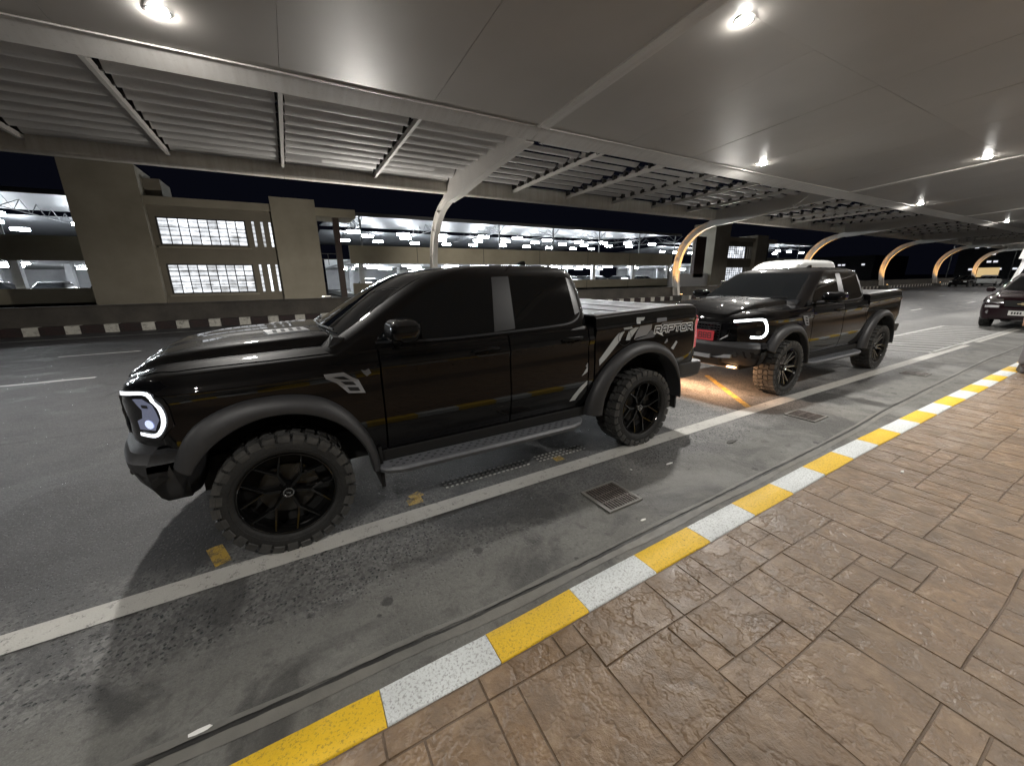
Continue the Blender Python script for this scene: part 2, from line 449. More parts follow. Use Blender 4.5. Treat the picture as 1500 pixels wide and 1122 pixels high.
def curve_pts(pts, n=6):
    """Catmull-Rom through 2D points"""
    out = []; P = [np.array(p, float) for p in pts]
    for i in range(len(P) - 1):
        p0 = P[max(i - 1, 0)]; p1 = P[i]; p2 = P[i + 1]; p3 = P[min(i + 2, len(P) - 1)]
        for k in range(n):
            t = k / n
            out.append(tuple(0.5 * (2 * p1 + (p2 - p0) * t + (2 * p0 - 5 * p1 + 4 * p2 - p3) * t * t + (3 * p1 - p0 - 3 * p2 + p3) * t**3)))
    out.append(tuple(P[-1]))
    return out

def bvh_of(*objs):
    vs = []; fs = []
    for o in objs:
        k = len(vs); vs += [v.co.copy() for v in o.data.vertices]; fs += [tuple(i + k for i in p.vertices) for p in o.data.polygons]
    return BVHTree.FromPolygons(vs, fs)

def cast(bvh, proj, p):
    o, d = proj(p); hit, nrm, _, _ = bvh.ray_cast(Vector(o), Vector(d))
    if hit is None: return None, None
    if nrm.dot(Vector(d)) > 0: nrm = -nrm
    return hit, nrm

def side_proj(s):      # s=-1 near side (v<0), +1 far side
    return lambda p: ((p[0], s * 3.0, p[1]), (0, -s, 0))
front_proj = lambda p: ((-4.0, p[0], p[1]), (1, 0, 0))
rear_proj = lambda p: ((9.0, p[0], p[1]), (-1, 0, 0))
top_proj = lambda p: ((p[0], p[1], 4.0), (0, 0, -1))
def corner_proj(s):    # towards the front corner headlamp; p=(t,w): t measured on the diagonal
    a = rad(42); d = Vector((math.cos(a), -s * math.sin(a), 0)); side = Vector((math.sin(a), s * math.cos(a), 0))
    def f(p):
        base = Vector((-0.66, s * 0.80, 0)) + side * p[0]
        o = base - d * 2.0
        return ((o.x, o.y, p[1]), tuple(d))
    return f

def patch(bvh, proj, top, bot, offset=0.002, thick=0.006, nu=14, nv=6, name='patch', material=None, parent=None, smooth=40, **props):
    """skin between two 2D polylines projected onto a body, lifted by offset, with an edge going back in"""
    T = resample(top, nu); B = resample(bot, nu)
    P = []; last = None
    for i in range(nv):
        row = []
        for j in range(nu):
            t = i / (nv - 1); p = tuple(T[j][k] * (1 - t) + B[j][k] * t for k in range(2))
            h, nn = cast(bvh, proj, p)
            if h is None: h, nn = last if last else (Vector((0, 0, 0)), Vector((0, 0, 1)))
            last = (h, nn)
            row.append((h, nn))
        P.append(row)
    full = [[None] * (nu + 2) for _ in range(nv + 2)]
    for i in range(nv + 2):
        for j in range(nu + 2):
            a = min(max(i - 1, 0), nv - 1); b = min(max(j - 1, 0), nu - 1); h, nn = P[a][b]
            edge = i in (0, nv + 1) or j in (0, nu + 1)
            full[i][j] = h + nn * ((offset - thick) if edge else offset)
    b = MB().grid(full)
    me = bpy.data.meshes.new(name); me.from_pydata(b.v, [], b.f); me.update()
    # orient faces outwards
    cen = P[nv // 2][nu // 2]
    mid = me.polygons[len(me.polygons) // 2]
    if mid.normal.dot(cen[1]) < 0: me.flip_normals()
    return link(name, me, material, parent, smooth, **props)

def poly_patch(bvh, proj, poly, offset=0.003, name='decal', material=None, parent=None, **props):
    bm = bmesh.new(); vs = [bm.verts.new((p[0], p[1], 0)) for p in poly]
    bm.faces.new(vs); bmesh.ops.triangulate(bm, faces=bm.faces); 
    bmesh.ops.subdivide_edges(bm, edges=bm.edges[:], cuts=1, use_grid_fill=True)
    for v in bm.verts:
        h, nn = cast(bvh, proj, (v.co.x, v.co.y))
        if h is not None: v.co = h + nn * offset
    me = bpy.data.meshes.new(name); bm.to_mesh(me); bm.free()
    return link(name, me, material, parent, 30, **props)

def stroke_poly(pts, w):
    """thick mitred polyline as quads list"""
    out = []
    for i in range(len(pts) - 1):
        a = np.array(pts[i]); b = np.array(pts[i + 1]); d = b - a; L = np.linalg.norm(d)
        if L < 1e-6: continue
        d /= L; n = np.array([-d[1], d[0]]) * w / 2; e = d * w * 0.35
        out.append([tuple(a - e + n), tuple(b + e + n), tuple(b + e - n), tuple(a - e - n)])
    return out

def quads_patch(bvh, proj, quads, offset, name, material, parent):
    b = MB()
    for k, q in enumerate(quads):
        vs = []
        for p in q:
            h, nn = cast(bvh, proj, p)
            if h is None: vs = None; break
            vs.append(h + nn * (offset + 0.00005 * k))
        if vs: b.add(vs, [(0, 1, 2, 3)])
    return b.build(name, material, parent)

def ring_loft(levels, n=12, axis='z', mb=None, power=None):
    """rounded-rectangle rings: (w, u0, u1, hv, r[, r_rear]) stacked; returns MB"""
    mb = mb or MB(); k0 = len(mb.v); cnt = None
    for L in levels:
        w, u0, u1, hv, r = L[:5]; bow = L[5] if len(L) > 5 else 0.0
        r = min(r, hv * 0.98, (u1 - u0) * 0.49); pts = []
        for (cx, cy_, a0) in ((u1 - r, hv - r, 0), (u0 + r, hv - r, 90), (u0 + r, -hv + r, 180), (u1 - r, -hv + r, 270)):
            for k in range(n + 1):
                a = rad(a0 + 90 * k / n); x = cx + r * math.cos(a); y = cy_ + r * math.sin(a)
                pts.append((x, y, w))
        # extra points on the flat front/rear for a bowed windscreen
        out = []
        for i, p in enumerate(pts):
            out.append(p)
            q = pts[(i + 1) % len(pts)]
            if i % (n + 1) == n:
                for k in range(1, 8):
                    t = k / 8; out.append((p[0] * (1 - t) + q[0] * t, p[1] * (1 - t) + q[1] * t, w))
        if bow:
            um = (u0 + u1) / 2
            out = [((x + bow * (y / hv) ** 2) if x < um else x, y, z) for x, y, z in out]
        cnt = len(out) if cnt is None else cnt
        mb.v += out
        assert len(out) == cnt, (len(out), cnt)
    nl = len(levels)
    for i in range(nl - 1):
        for j in range(cnt):
            q = k0 + i * cnt
            mb.f.append((q + j, q + (j + 1) % cnt, q + cnt + (j + 1) % cnt, q + cnt + j))
    mb.f.append(tuple(k0 + j for j in range(cnt))[::-1]); mb.f.append(tuple(k0 + (nl - 1) * cnt + j for j in range(cnt)))
    return mb

# ------------------------------------------------------------------ vehicle builders
def loft_body(tab, stations, grooves=(), side_shape=None, close_floor=True):
    """tab: dict of columns against tab['u']; returns MB of a closed hull. v is lateral, w is up"""
    F = {k: smooth_interp(tab['u'], tab[k]) for k in tab if k != 'u'}
    side_shape = side_shape or [(0.0, -0.055), (0.12, -0.024), (0.28, -0.004), (0.45, 0.002), (0.62, -0.003), (0.76, -0.010), (0.83, -0.002), (0.865, 0.003), (0.91, -0.008), (1.0, 0.0)]
    us = sorted(set([round(u, 4) for u in stations] + [round(g + d, 4) for g in grooves for d in (-0.006, 0, 0.006)]))
    rows = []
    for u in us:
        HS, HT, B, T, T8, TC = (F[k](u) for k in ('HS', 'HT', 'B', 'T', 'T8', 'TC'))
        g = 0.022 if any(abs(u - q) < 1e-4 for q in grooves) else 0.0
        half = [(0.0, B + 0.01), (HS * 0.55, B), (HS * 0.90, B)]
        cp = curve_pts(side_shape, 3)
        for f, dv in cp:
            w = B + 0.02 + (T - 0.02 - B - 0.02) * f
            k = max(0.0, (f - 0.86) / 0.14)
            v = HS + dv * min(1, HS / 0.9) - (HS - HT - 0.015) * k ** 1.6 - g
            half.append((v, w))
        half += curve_pts([(HT - g, T - 0.008), (HT - 0.03, T + 0.003), (HT * 0.86, T + 0.25 * (T8 - T)), (HT * 0.765, T + 0.34 * (T8 - T))], 3) + curve_pts([(HT * 0.735, T + 0.74 * (T8 - T)), (HT * 0.68, T + 0.90 * (T8 - T)), (0.50 * HT / 0.9, T8), (HT * 0.30, T8 + 0.35 * (TC - T8))], 3) + curve_pts([(HT * 0.28, T8 + 0.75 * (TC - T8)), (HT * 0.15, TC), (0.0, TC)], 2)
        row = [(u, -v, w) for v, w in half] + [(u, v, w) for v, w in reversed(half[1:-1])]
        rows.append(row)
    b = MB(); n = len(rows[0]); 
    for r in rows: b.v += r
    for i in range(len(rows) - 1):
        for j in range(n):
            q = i * n; b.f.append((q + j, q + (j + 1) % n, q + n + (j + 1) % n, q + n + j))
    b.f.append(tuple(range(n))[::-1]); b.f.append(tuple((len(rows) - 1) * n + j for j in range(n)))
    return b

def cut_arches(o, arches):
    cb = MB()
    for u, w, r in arches:
        n = 48; poly = [(u + r * math.cos(2 * math.pi * k / n), w + r * math.sin(2 * math.pi * k / n)) for k in range(n)]
        cb.prism([(p[0], p[1]) for p in poly], -1.3, 1.3, 'y')
    co = cb.build('cutter', None, o.parent)
    md = o.modifiers.new('b', 'BOOLEAN'); md.operation = 'DIFFERENCE'; md.object = co; md.solver = 'EXACT'
    bpy.context.view_layer.update()
    dg = bpy.context.evaluated_depsgraph_get()
    me = bpy.data.meshes.new_from_object(o.evaluated_get(dg))
    o.modifiers.clear(); old = o.data; o.data = me; bpy.data.meshes.remove(old)
    cm = co.data; bpy.data.objects.remove(co); bpy.data.meshes.remove(cm)
    me.polygons.foreach_set('use_smooth', [True] * len(me.polygons)); me.set_sharp_from_angle(angle=rad(28))
    return o

def tread_block(b, th, hw, y0, y1, r0, r1, skew=0.0):
    """raised tyre lug: angle th, half width hw (radians)"""
    vs = []
    for r in (r0, r1):
        s = 1.0 if r == r0 else 0.82
        for (y, k) in ((y0, -1), (y0, 1), (y1, 1), (y1, -1)):
            a = th + k * hw * s + skew * (y - y0)
            vs.append((r * math.cos(a), y, r * math.sin(a)))
    b.add(vs, [(4, 5, 6, 7), (0, 1, 5, 4), (1, 2, 6, 5), (2, 3, 7, 6), (3, 0, 4, 7)])

WHEEL_CACHE = {}
def wheel_meshes(R_, W, rr, style):
    key = (R_, W, rr, style)
    if key in WHEEL_CACHE: return WHEEL_CACHE[key]
    h = W / 2; out = {}
    prof = [(h * 0.70, rr - 0.005), (h * 0.93, rr + 0.012), (h * 1.0, rr + 0.35 * (R_ - rr)), (h * 0.985, rr + 0.62 * (R_ - rr)), (h * 0.93, R_ - 0.032), (h * 0.80, R_ - 0.014), (0, R_ - 0.010)]
    prof = curve_pts(prof, 3); prof = prof + [(-a, r) for a, r in reversed(prof[:-1])]
    b = MB().lathe(prof, 56)
    # fine ring ribs on the sidewall
    for q in (0.30, 0.78):
        r0 = rr + q * (R_ - rr)
        for s in (-1, 1): b.lathe([(s * h * 0.985, r0 - 0.003), (s * h * 1.012, r0), (s * h * 0.985, r0 + 0.003)], 56)
    out['tyre'] = b.mesh('tyre')
    b = MB(); n = 30
    for s in (-1, 1):
        for k in range(n):
            th = 2 * math.pi * (k + (0.5 if s > 0 else 0)) / n; long = k % 2
            tread_block(b, th, 0.090, s * h * 0.99, s * h * 0.52, R_ - 0.016, R_ + 0.002)
            # the lug wraps onto the shoulder
            rr0 = R_ - (0.062 if long else 0.045); vs = []
            for (r, y) in ((rr0, h * 0.985), (R_ - 0.004, h * 0.985), (rr0 + 0.006, h * 1.012), (R_ - 0.010, h * 1.0)):
                for kk in (-1, 1):
                    a = th + kk * 0.082; vs.append((r * math.cos(a), s * y, r * math.sin(a)))
            b.add(vs, [(4, 5, 7, 6), (0, 1, 5, 4), (2, 3, 7, 6), (0, 4, 6, 2), (1, 5, 7, 3)])
        for k in range(n):
            th = 2 * math.pi * (k + 0.25) / n
            tread_block(b, th, 0.078, s * h * 0.46, s * h * 0.05, R_ - 0.014, R_ + 0.002, 0.5 * s)
    out['tread'] = b.mesh('tread')
    b = MB().lathe([(-h * 0.80, rr + 0.004), (-h * 0.90, rr + 0.002), (-h * 0.92, rr - 0.006), (-h * 0.84, rr - 0.014), (-h * 0.55, rr - 0.026), (h * 0.2, rr - 0.032), (h * 0.8, rr - 0.02)], 56)
    out['rim'] = b.mesh('rim')
    b = MB()
    def arm(p, q, w0, w1, y0, y1, d0, d1):
        p = np.array(p, float); q = np.array(q, float); d = q - p; d /= np.linalg.norm(d); n_ = np.array([-d[1], d[0]])
        vs = []
        for c_, w_, y_, dd in ((p, w0, y0, d0), (q, w1, y1, d1)):
            for (k, yy) in ((-0.55, y_), (0.55, y_), (1.0, y_ + dd), (-1.0, y_ + dd)):
                x = c_ + n_ * w_ * k; vs.append((x[0], yy, x[1]))
        b.add(vs, [(0, 1, 2, 3), (7, 6, 5, 4), (0, 4, 5, 1), (1, 5, 6, 2), (2, 6, 7, 3), (3, 7, 4, 0)])
    if style == 'y':
        jr = rr * 0.50; e = rad(17)
        arm((rr * 0.10, 0), (jr, 0), 0.019, 0.0135, -h * 0.52, -h * 0.60, 0.05, 0.035)
        for s in (-1, 1):
            arm((jr - 0.008, 0), ((rr - 0.008) * math.cos(s * e), (rr - 0.008) * math.sin(s * e)), 0.012, 0.0085, -h * 0.60, -h * 0.84, 0.032, 0.03)
            a2 = s * e * 0.42
    else:
        e = rad(11)
        arm((rr * 0.10, 0), (rr * 0.34, 0), 0.030, 0.030, -h * 0.40, -h * 0.46, 0.05, 0.04)
        for s in (-1, 1):
            arm((rr * 0.30, s * 0.012), ((rr - 0.010) * math.cos(s * e), (rr - 0.010) * math.sin(s * e)), 0.017, 0.016, -h * 0.46, -h * 0.74, 0.04, 0.04)
    out['spoke'] = b.mesh('spoke')
    b = MB().lathe([(-h * 0.50, 0.001), (-h * 0.66, 0.001), (-h * 0.67, 0.030), (-h * 0.60, 0.036), (-h * 0.45, 0.052), (-h * 0.2, 0.06)], 24)
    out['hub'] = b.mesh('hub')
    b = MB().lathe([(-h * 0.675, 0.024), (-h * 0.70, 0.027), (-h * 0.70, 0.032), (-h * 0.66, 0.035)], 24)
    b.box(-0.012, 0.012, -h * 0.70, -h * 0.67, -0.004, 0.004)
    b.box(0.006, 0.012, -h * 0.70, -h * 0.67, -0.010, 0.004)
    out['ring'] = b.mesh('ring')
    b = MB().lathe([(-h * 0.12, 0.05), (-h * 0.14, 0.17), (-h * 0.04, 0.172), (-h * 0.02, 0.05)], 40)
    out['disc'] = b.mesh('disc')
    b = MB().lathe([(-h * 0.0, 0.001), (-h * 0.0, rr - 0.03)], 40); out['shield'] = b.mesh('shield')
    b = MB()
    for k in range(10):
        a0 = rad(20 + k * 6); 
        tread_block(b, a0, 0.055, -h * 0.32, h * 0.1, 0.115, 0.185)
    out['caliper'] = b.mesh('caliper')
    WHEEL_CACHE[key] = out
    return out

def add_wheel(root, u, v, w, R_, W, rr, style, rot, spin=0.0, rimmat=None):
    ms = wheel_meshes(R_, W, rr, style)
    nsp = 6
    wh = link('wheel', ms['tyre'], M_tyre, root, 35); wh.location = (u, v, w); wh.rotation_euler = (0, spin, rot)
    if not ms['tyre'].materials: ms['tyre'].materials.append(M_tyre)
    def sub(nm, key, m_, sm=35, ry=0.0):
        o = link(nm, ms[key], m_, wh, sm); o.rotation_euler = (0, ry, 0); return o
    sub('tread', 'tread', M_tread); sub('rim', 'rim', M_rim); sub('hub', 'hub', M_rim); sub('hub_ring', 'ring', M_chrome)
    sub('brake_disc', 'disc', M_disc); sub('dust_shield', 'shield', M_under); sub('brake_caliper', 'caliper', M_disc)
    for k in range(nsp): sub('spoke', 'spoke', rimmat or M_rim, 25, math.pi * 2 * k / nsp)
    return wh

def flare(root, cu, cw, outer, inner, s, name='wheel_arch_flare'):
    """outer / inner: lists of (angle deg, radius)"""
    oa = smooth_interp([a for a, r in outer], [r for a, r in outer]); ia = smooth_interp([a for a, r in inner], [r for a, r in inner])
    a0, a1 = outer[0][0], outer[-1][0]; rows = []
    for k in range(49):
        a = a0 + (a1 - a0) * k / 48; ro, ri = oa(a), ia(a); d = ro - ri; row = []
        for (f, v) in ((1.0, 0.90), (1.0, 0.945), (0.93, 0.968), (0.72, 0.992), (0.45, 1.008), (0.18, 1.012), (0.04, 1.006), (0.0, 0.990), (0.0, 0.93), (0.03, 0.84)):
            r = ri + d * f; row.append((cu - r * math.cos(rad(a)), s * v, cw + r * math.sin(rad(a))))
        rows.append(row)
    b = MB().grid(rows)
    for row in (rows[0], rows[-1]):
        b.add(row, [tuple(range(len(row)))])
    return b.build(name, M_flare, root, 32)

GLY = {  # angular letters on a unit cell (x 0..1, y 0..1)
    'R': [[(0, 0), (0, 1), (0.9, 1), (1, 0.85), (1, 0.55), (0.9, 0.42), (0, 0.42)], [(0.45, 0.42), (1, 0)]],
    'A': [[(0, 0), (0.12, 0.75), (0.3, 1), (0.85, 1), (1, 0)], [(0.08, 0.4), (0.95, 0.4)]],
    'P': [[(0, 0), (0, 1), (0.9, 1), (1, 0.85), (1, 0.55), (0.9, 0.42), (0, 0.42)]],
    'T': [[(0, 1), (1, 1)], [(0.5, 1), (0.5, 0)]],
    'O': [[(0.1, 0), (0, 0.15), (0, 0.85), (0.1, 1), (0.9, 1), (1, 0.85), (1, 0.15), (0.9, 0), (0.1, 0)]],
    '8': [[(0, 0), (0, 1), (1, 1), (1, 0), (0, 0)], [(0, 0.5), (1, 0.5)]],
}
def letters(text, x0, y0, cw, ch, gap, w, slant=0.0):
    qs = []; x = x0
    for ch_ in text:
        for st in GLY[ch_]:
            pts = [(x + p[0] * cw + slant * p[1] * ch, y0 + p[1] * ch) for p in st]
            qs += stroke_poly(pts, w)
        x += cw + gap
    return qs

def build_pickup(name, label, loc, decals, style, lights, rimmat, rz=0.0):
    root = thing(name, label, 'pickup truck', loc, rz, 'black double cab pickup trucks parked along the kerb')
    R_, W, rr, WB, CW = 0.405, 0.285, 0.280, 3.24, 0.405
    # --- front clip and cab body
    tab = dict(u=[-0.82, -0.80, -0.76, -0.70, -0.63, -0.53, -0.35, 0.0, 0.35, 0.50, 0.70, 1.7, 2.605],
               HS=[0.36, 0.47, 0.60, 0.715, 0.800, 0.888, 0.928, 0.936, 0.934, 0.932, 0.93, 0.93, 0.928],
               HT=[0.32, 0.43, 0.56, 0.67, 0.755, 0.84, 0.876, 0.882, 0.882, 0.885, 0.888, 0.888, 0.885],
               B=[0.62, 0.60, 0.58, 0.57, 0.56, 0.55, 0.52, 0.48, 0.47, 0.47, 0.47, 0.48, 0.50],
               T=[1.04, 1.10, 1.15, 1.18, 1.212, 1.236, 1.247, 1.258, 1.268, 1.275, 1.282, 1.292, 1.305],
               T8=[1.05, 1.13, 1.190, 1.235, 1.278, 1.318, 1.348, 1.370, 1.385, 1.33, 1.29, 1.30, 1.31],
               TC=[1.05, 1.135, 1.20, 1.250, 1.297, 1.338, 1.368, 1.390, 1.402, 1.33, 1.29, 1.30, 1.31])
    st = [-0.82, -0.815, -0.808, -0.80, -0.79, -0.78, -0.76, -0.74, -0.72, -0.70, -0.675, -0.65, -0.62, -0.59, -0.56, -0.53] + [-0.50 + 0.05 * k for k in range(0, 64) if -0.50 + 0.05 * k < 2.6] + [2.605]
    body = loft_body(tab, st, grooves=(0.665, 1.70, 2.54)).build('body', M_black, root)
    cut_arches(body, [(0, CW, 0.545), (WB, CW, 0.60)])
    # --- cargo bed
    tb = dict(u=[2.625, 3.2, 3.9, 4.05, 4.12, 4.15], HS=[0.925, 0.928, 0.928, 0.922, 0.905, 0.885], HT=[0.895, 0.897, 0.897, 0.892, 0.875, 0.86],
              B=[0.55, 0.56, 0.62, 0.66, 0.68, 0.70], T=[1.388, 1.410, 1.432, 1.425, 1.39, 1.34], T8=[1.385, 1.407, 1.428, 1.42, 1.385, 1.335], TC=[1.385, 1.407, 1.428, 1.42, 1.385, 1.335])
    bed = loft_body(tb, [2.625 + 0.06 * k for k in range(24)] + [4.04, 4.07, 4.10, 4.12, 4.135, 4.15]).build('cargo_bed', M_black, root)
    cut_arches(bed, [(WB, CW, 0.60)])
    # --- cabin
    lv = dict(w=[1.25, 1.33, 1.45, 1.60, 1.70, 1.76, 1.80, 1.83, 1.85, 1.862],
              u0=[0.13, 0.26, 0.46, 0.70, 0.87, 0.99, 1.10, 1.26, 1.48, 1.75], u1=[2.605, 2.605, 2.603, 2.585, 2.565, 2.545, 2.515, 2.45, 2.36, 2.2],
              hv=[0.885, 0.862, 0.818, 0.760, 0.718, 0.69, 0.66, 0.60, 0.50, 0.35])
    Fz = {k: smooth_interp(lv['w'], lv[k]) for k in ('u0', 'u1', 'hv')}
    ws = [1.25, 1.29, 1.33, 1.37, 1.41, 1.45, 1.50, 1.55, 1.60, 1.65, 1.70, 1.735, 1.76, 1.78, 1.80, 1.815, 1.83, 1.84, 1.85, 1.857, 1.862]
    cabin = ring_loft([(w, Fz['u0'](w), Fz['u1'](w), Fz['hv'](w), 0.13, 0.15) for w in ws], 10).build('cabin', M_black, root, 40)
    bb, bc, bd = bvh_of(body), bvh_of(cabin), bvh_of(bed)
    ball = bvh_of(body, cabin, bed)
    # --- inner floor pan, wheel liners
    MB().box(-0.50, 4.0, -0.55, 0.55, 0.36, 0.60).build('chassis', M_under, root)
    fr = MB()
    for s in (-1, 1): fr.tube([(-0.5, s * 0.42, 0.42), (0.9, s * 0.45, 0.40), (2.5, s * 0.45, 0.42), (4.0, s * 0.45, 0.55)], 0.055, 6)
    fr.tube([(WB, -0.75, CW), (WB, 0.75, CW)], 0.06, 8); fr.tube([(0, -0.75, CW), (0, 0.75, CW)], 0.05, 8)
    fr.build('axle', M_under, root)
    for cu, r in ((0, 0.538), (WB, 0.593)):
        for s in (-1, 1):
            rows = [[(cu + r * math.cos(rad(a)), s * v, CW + r * math.sin(rad(a))) for v in (0.50, 0.925)] for a in range(12, 169, 6)]
            b = MB().grid(rows); b.add([(cu + r * math.cos(rad(a)), s * 0.50, CW + r * math.sin(rad(a))) for a in range(12, 169, 6)], [tuple(range(27))])
            b.build('wheel_liner', M_under, root)
    for s in (-1, 1):
        sp = side_proj(s)
        # doors
        for a, c in ((0.675, 1.690), (1.710, 2.530)):
            low = 0.545
            dtop = [(a, 1.268), ((a + c) / 2, 1.276), (c, 1.284)]
            dbot = [(a, low), (c, low)] if a < 1 else [(a, low), (2.42, low), (c, low + 0.12)]
            d = patch(bb, sp, dtop, dbot, 0.0015, 0.010, 26, 22, 'door', M_black, root, 30)
            hu = (1.36, 1.60) if a < 1 else (2.23, 2.46); hw = 1.185 if a < 1 else 1.20
            hb = MB(); n0 = 9
            pts = []
            for k in range(n0):
                t = k / (n0 - 1); u = hu[0] + (hu[1] - hu[0]) * t
                h, nn = cast(bb, sp, (u, hw)); off = 0.012 + 0.034 * math.sin(math.pi * min(1, max(0, t))) ** 0.5
                pts.append(h + nn * off)
            hb.tube(pts, [0.010] + [0.015] * (n0 - 2) + [0.010], 8); hb.build('handle', M_black, d, 40)
            poly_patch(bb, sp, [(hu[0] + 0.05 + 0.045 * math.cos(t) * 1.3 + 0.03, hw - 0.006 + 0.032 * math.sin(t)) for t in [k * math.pi / 8 for k in range(16)]], 0.0035, 'handle_recess', M_under, d)
        # fender panel gap with the bonnet
        # glass
        gt = curve_pts([(0.70, 1.352), (0.76, 1.435), (0.93, 1.558), (1.09, 1.662), (1.27, 1.722), (1.46, 1.742), (1.650, 1.748)], 5)
        patch(bc, sp, gt, [(0.70, 1.322), (1.1, 1.312), (1.582, 1.318)], 0.0025, 0.006, 30, 8, 'side_window', M_glass, root, 60)
        patch(bc, sp, [(1.655, 1.750), (1.815, 1.755)], [(1.588, 1.320), (1.783, 1.333)], 0.004, 0.006, 7, 10, 'door_pillar_trim', M_trim, root, 60)
        patch(bc, sp, curve_pts([(1.822, 1.753), (2.2, 1.752), (2.405, 1.738)], 5), curve_pts([(1.792, 1.335), (2.2, 1.338), (2.34, 1.352), (2.425, 1.40)], 5), 0.0025, 0.006, 22, 10, 'side_window', M_glass, root, 60)
        patch(bc, sp, [(2.415, 1.738), (2.478, 1.715)], [(2.432, 1.412), (2.492, 1.432)], 0.004, 0.006, 4, 10, 'quarter_trim', M_trim, root, 60)
        wl = curve_pts([(0.66, 1.318), (1.1, 1.302), (1.6, 1.308), (2.2, 1.326), (2.38, 1.345), (2.47, 1.39), (2.505, 1.45)], 6)
        patch(ball, sp, [(u, w + 0.010) for u, w in wl], [(u, w - 0.006) for u, w in wl], 0.005, 0.008, 44, 3, 'waist_moulding', M_trim, root, 60)
        # mirror
        mb = MB(); v0 = 0.985
        lev = [(1.335, 0.745, 0.835, 0.075, 0.04), (1.350, 0.715, 0.865, 0.105, 0.06), (1.375, 0.700, 0.885, 0.140, 0.06), (1.42, 0.698, 0.895, 0.148, 0.06), (1.46, 0.705, 0.892, 0.140, 0.06), (1.483, 0.725, 0.875, 0.100, 0.05), (1.492, 0.76, 0.85, 0.06, 0.04)]
        ring_loft([(w, a, c, hv, r) for w, a, c, hv, r in lev], 6, mb=mb)
        mb.v = [(x, y * s + s * 1.095, z) for x, y, z in mb.v]
        mir = mb.build('mirror', M_black, root, 45)
        MB().tube([(0.80, s * 0.88, 1.315), (0.80, s * 0.97, 1.33), (0.80, s * 1.03, 1.36)], 0.028, 8).build('mirror_arm', M_trim, mir, 40)
        ml = MB(); ring_loft([(1.352, 0.712, 0.872, 0.109, 0.06), (1.366, 0.700, 0.884, 0.126, 0.06)], 6, mb=ml); ml.v = [(x, y * s + s * 1.095, z) for x, y, z in ml.v]
        ml.build('mirror_lower_trim', M_chrome if s < 0 and decals else M_trim, mir, 45)
        MB().box(0.8935, 0.8985, s * 1.095 - 0.095, s * 1.095 + 0.095, 1.365, 1.470).build('mirror_glass', M_glass, mir)
        # flares
        flare(root, 0, CW, [(31, 0.618), (55, 0.668), (69, 0.662), (91, 0.650), (114, 0.658), (127, 0.645), (145, 0.615), (178, 0.590)],
              [(31, 0.520), (60, 0.528), (90, 0.540), (127, 0.545), (150, 0.538), (178, 0.535)], s)
        flare(root, WB, CW, [(4, 0.725), (31, 0.712), (50, 0.702), (66, 0.702), (90, 0.700), (110, 0.702), (130, 0.690), (148, 0.655), (165, 0.610), (176, 0.60)],
              [(4, 0.565), (38, 0.585), (60, 0.592), (90, 0.595), (120, 0.592), (150, 0.575), (176, 0.56)], s)
        # mud flaps
        for cu, r, w_ in ((0.60, 0.0, 0.30), (WB + 0.60, 0.0, 0.34)):
            MB().box(cu - 0.01, cu + 0.015, s * 0.80 - 0.13, s * 0.80 + 0.13, w_ - 0.05, 0.56).build('mud_flap', M_under, root)
        # rocker and side step
        MB().prism([(s * 0.70, 0.40), (s * 0.895, 0.44), (s * 0.905, 0.52), (s * 0.70, 0.56)], 0.60, 2.56, 'x').build('rocker_panel', M_under, root)
        stp = MB(); rows = []
        for u, dv, dz in ((0.54, 0.0, 0.0), (0.56, 0.07, 0.012), (0.62, 0.13, 0.02), (0.72, 0.165, 0.026), (1.5, 0.17, 0.028), (2.28, 0.165, 0.026), (2.40, 0.13, 0.02), (2.46, 0.07, 0.012), (2.48, 0.0, 0.0)):
            c0 = 0.425
            rows.append([(u, s * 0.87, c0 + 0.012), (u, s * (0.88 + dv), c0 + 0.012), (u, s * (0.885 + dv * 1.05), c0 - dz * 0.3), (u, s * (0.875 + dv), c0 - dz - 0.016), (u, s * 0.87, c0 - dz - 0.016)])
        stp.grid(rows); step = stp.build('side_step', M_step, root, 30)
        gp = MB()
        for k in range(46):
            u = 0.66 + k * 0.036
            for q, vv in enumerate((0.925, 0.965, 1.005)):
                if k % 2 == q % 2: gp.box(u, u + 0.022, s * vv - 0.007, s * vv + 0.007, 0.4365, 0.4395)
        gp.build('grip_studs', M_flare, step, kind='stuff')
        br = MB()
        for u in (0.9, 1.5, 2.15): br.box(u - 0.03, u + 0.03, min(s * 0.5, s * 0.9), max(s * 0.5, s * 0.9), 0.39, 0.42)
        br.build('step_bracket', M_under, root)
        # fender vent
        vp = [(0.305, 1.150), (0.425, 1.150), (0.512, 1.090), (0.548, 0.992), (0.440, 1.006), (0.375, 1.085), (0.315, 1.125)]
        fv = poly_patch(bb, sp, vp, 0.010, 'fender_vent', M_dmid, root)
        for q in ([(0.35, 1.135), (0.42, 1.13), (0.46, 1.10), (0.40, 1.112)], [(0.40, 1.095), (0.475, 1.082), (0.495, 1.055), (0.425, 1.068)], [(0.435, 1.05), (0.505, 1.038), (0.515, 1.012), (0.45, 1.022)]):
            poly_patch(bb, sp, q, 0.014, 'vent_slot', M_under, fv)
        poly_patch(bb, sp, [(0.535, 1.155), (0.56, 1.148), (0.585, 1.158), (0.60, 1.125), (0.57, 1.105), (0.55, 1.125)], 0.003, 'fender_badge', M_dgrey, root)
        # headlamp
        cp = corner_proj(s)
        hl = patch(bb, cp, [(-0.265, 1.120), (-0.05, 1.160), (0.09, 1.165), (0.17, 1.115)], [(-0.265, 1.0), (-0.13, 0.94), (0.0, 0.873), (0.11, 0.865), (0.19, 0.955)], 0.006, 0.02, 22, 12, 'headlamp', M_lampdk, root, 50)
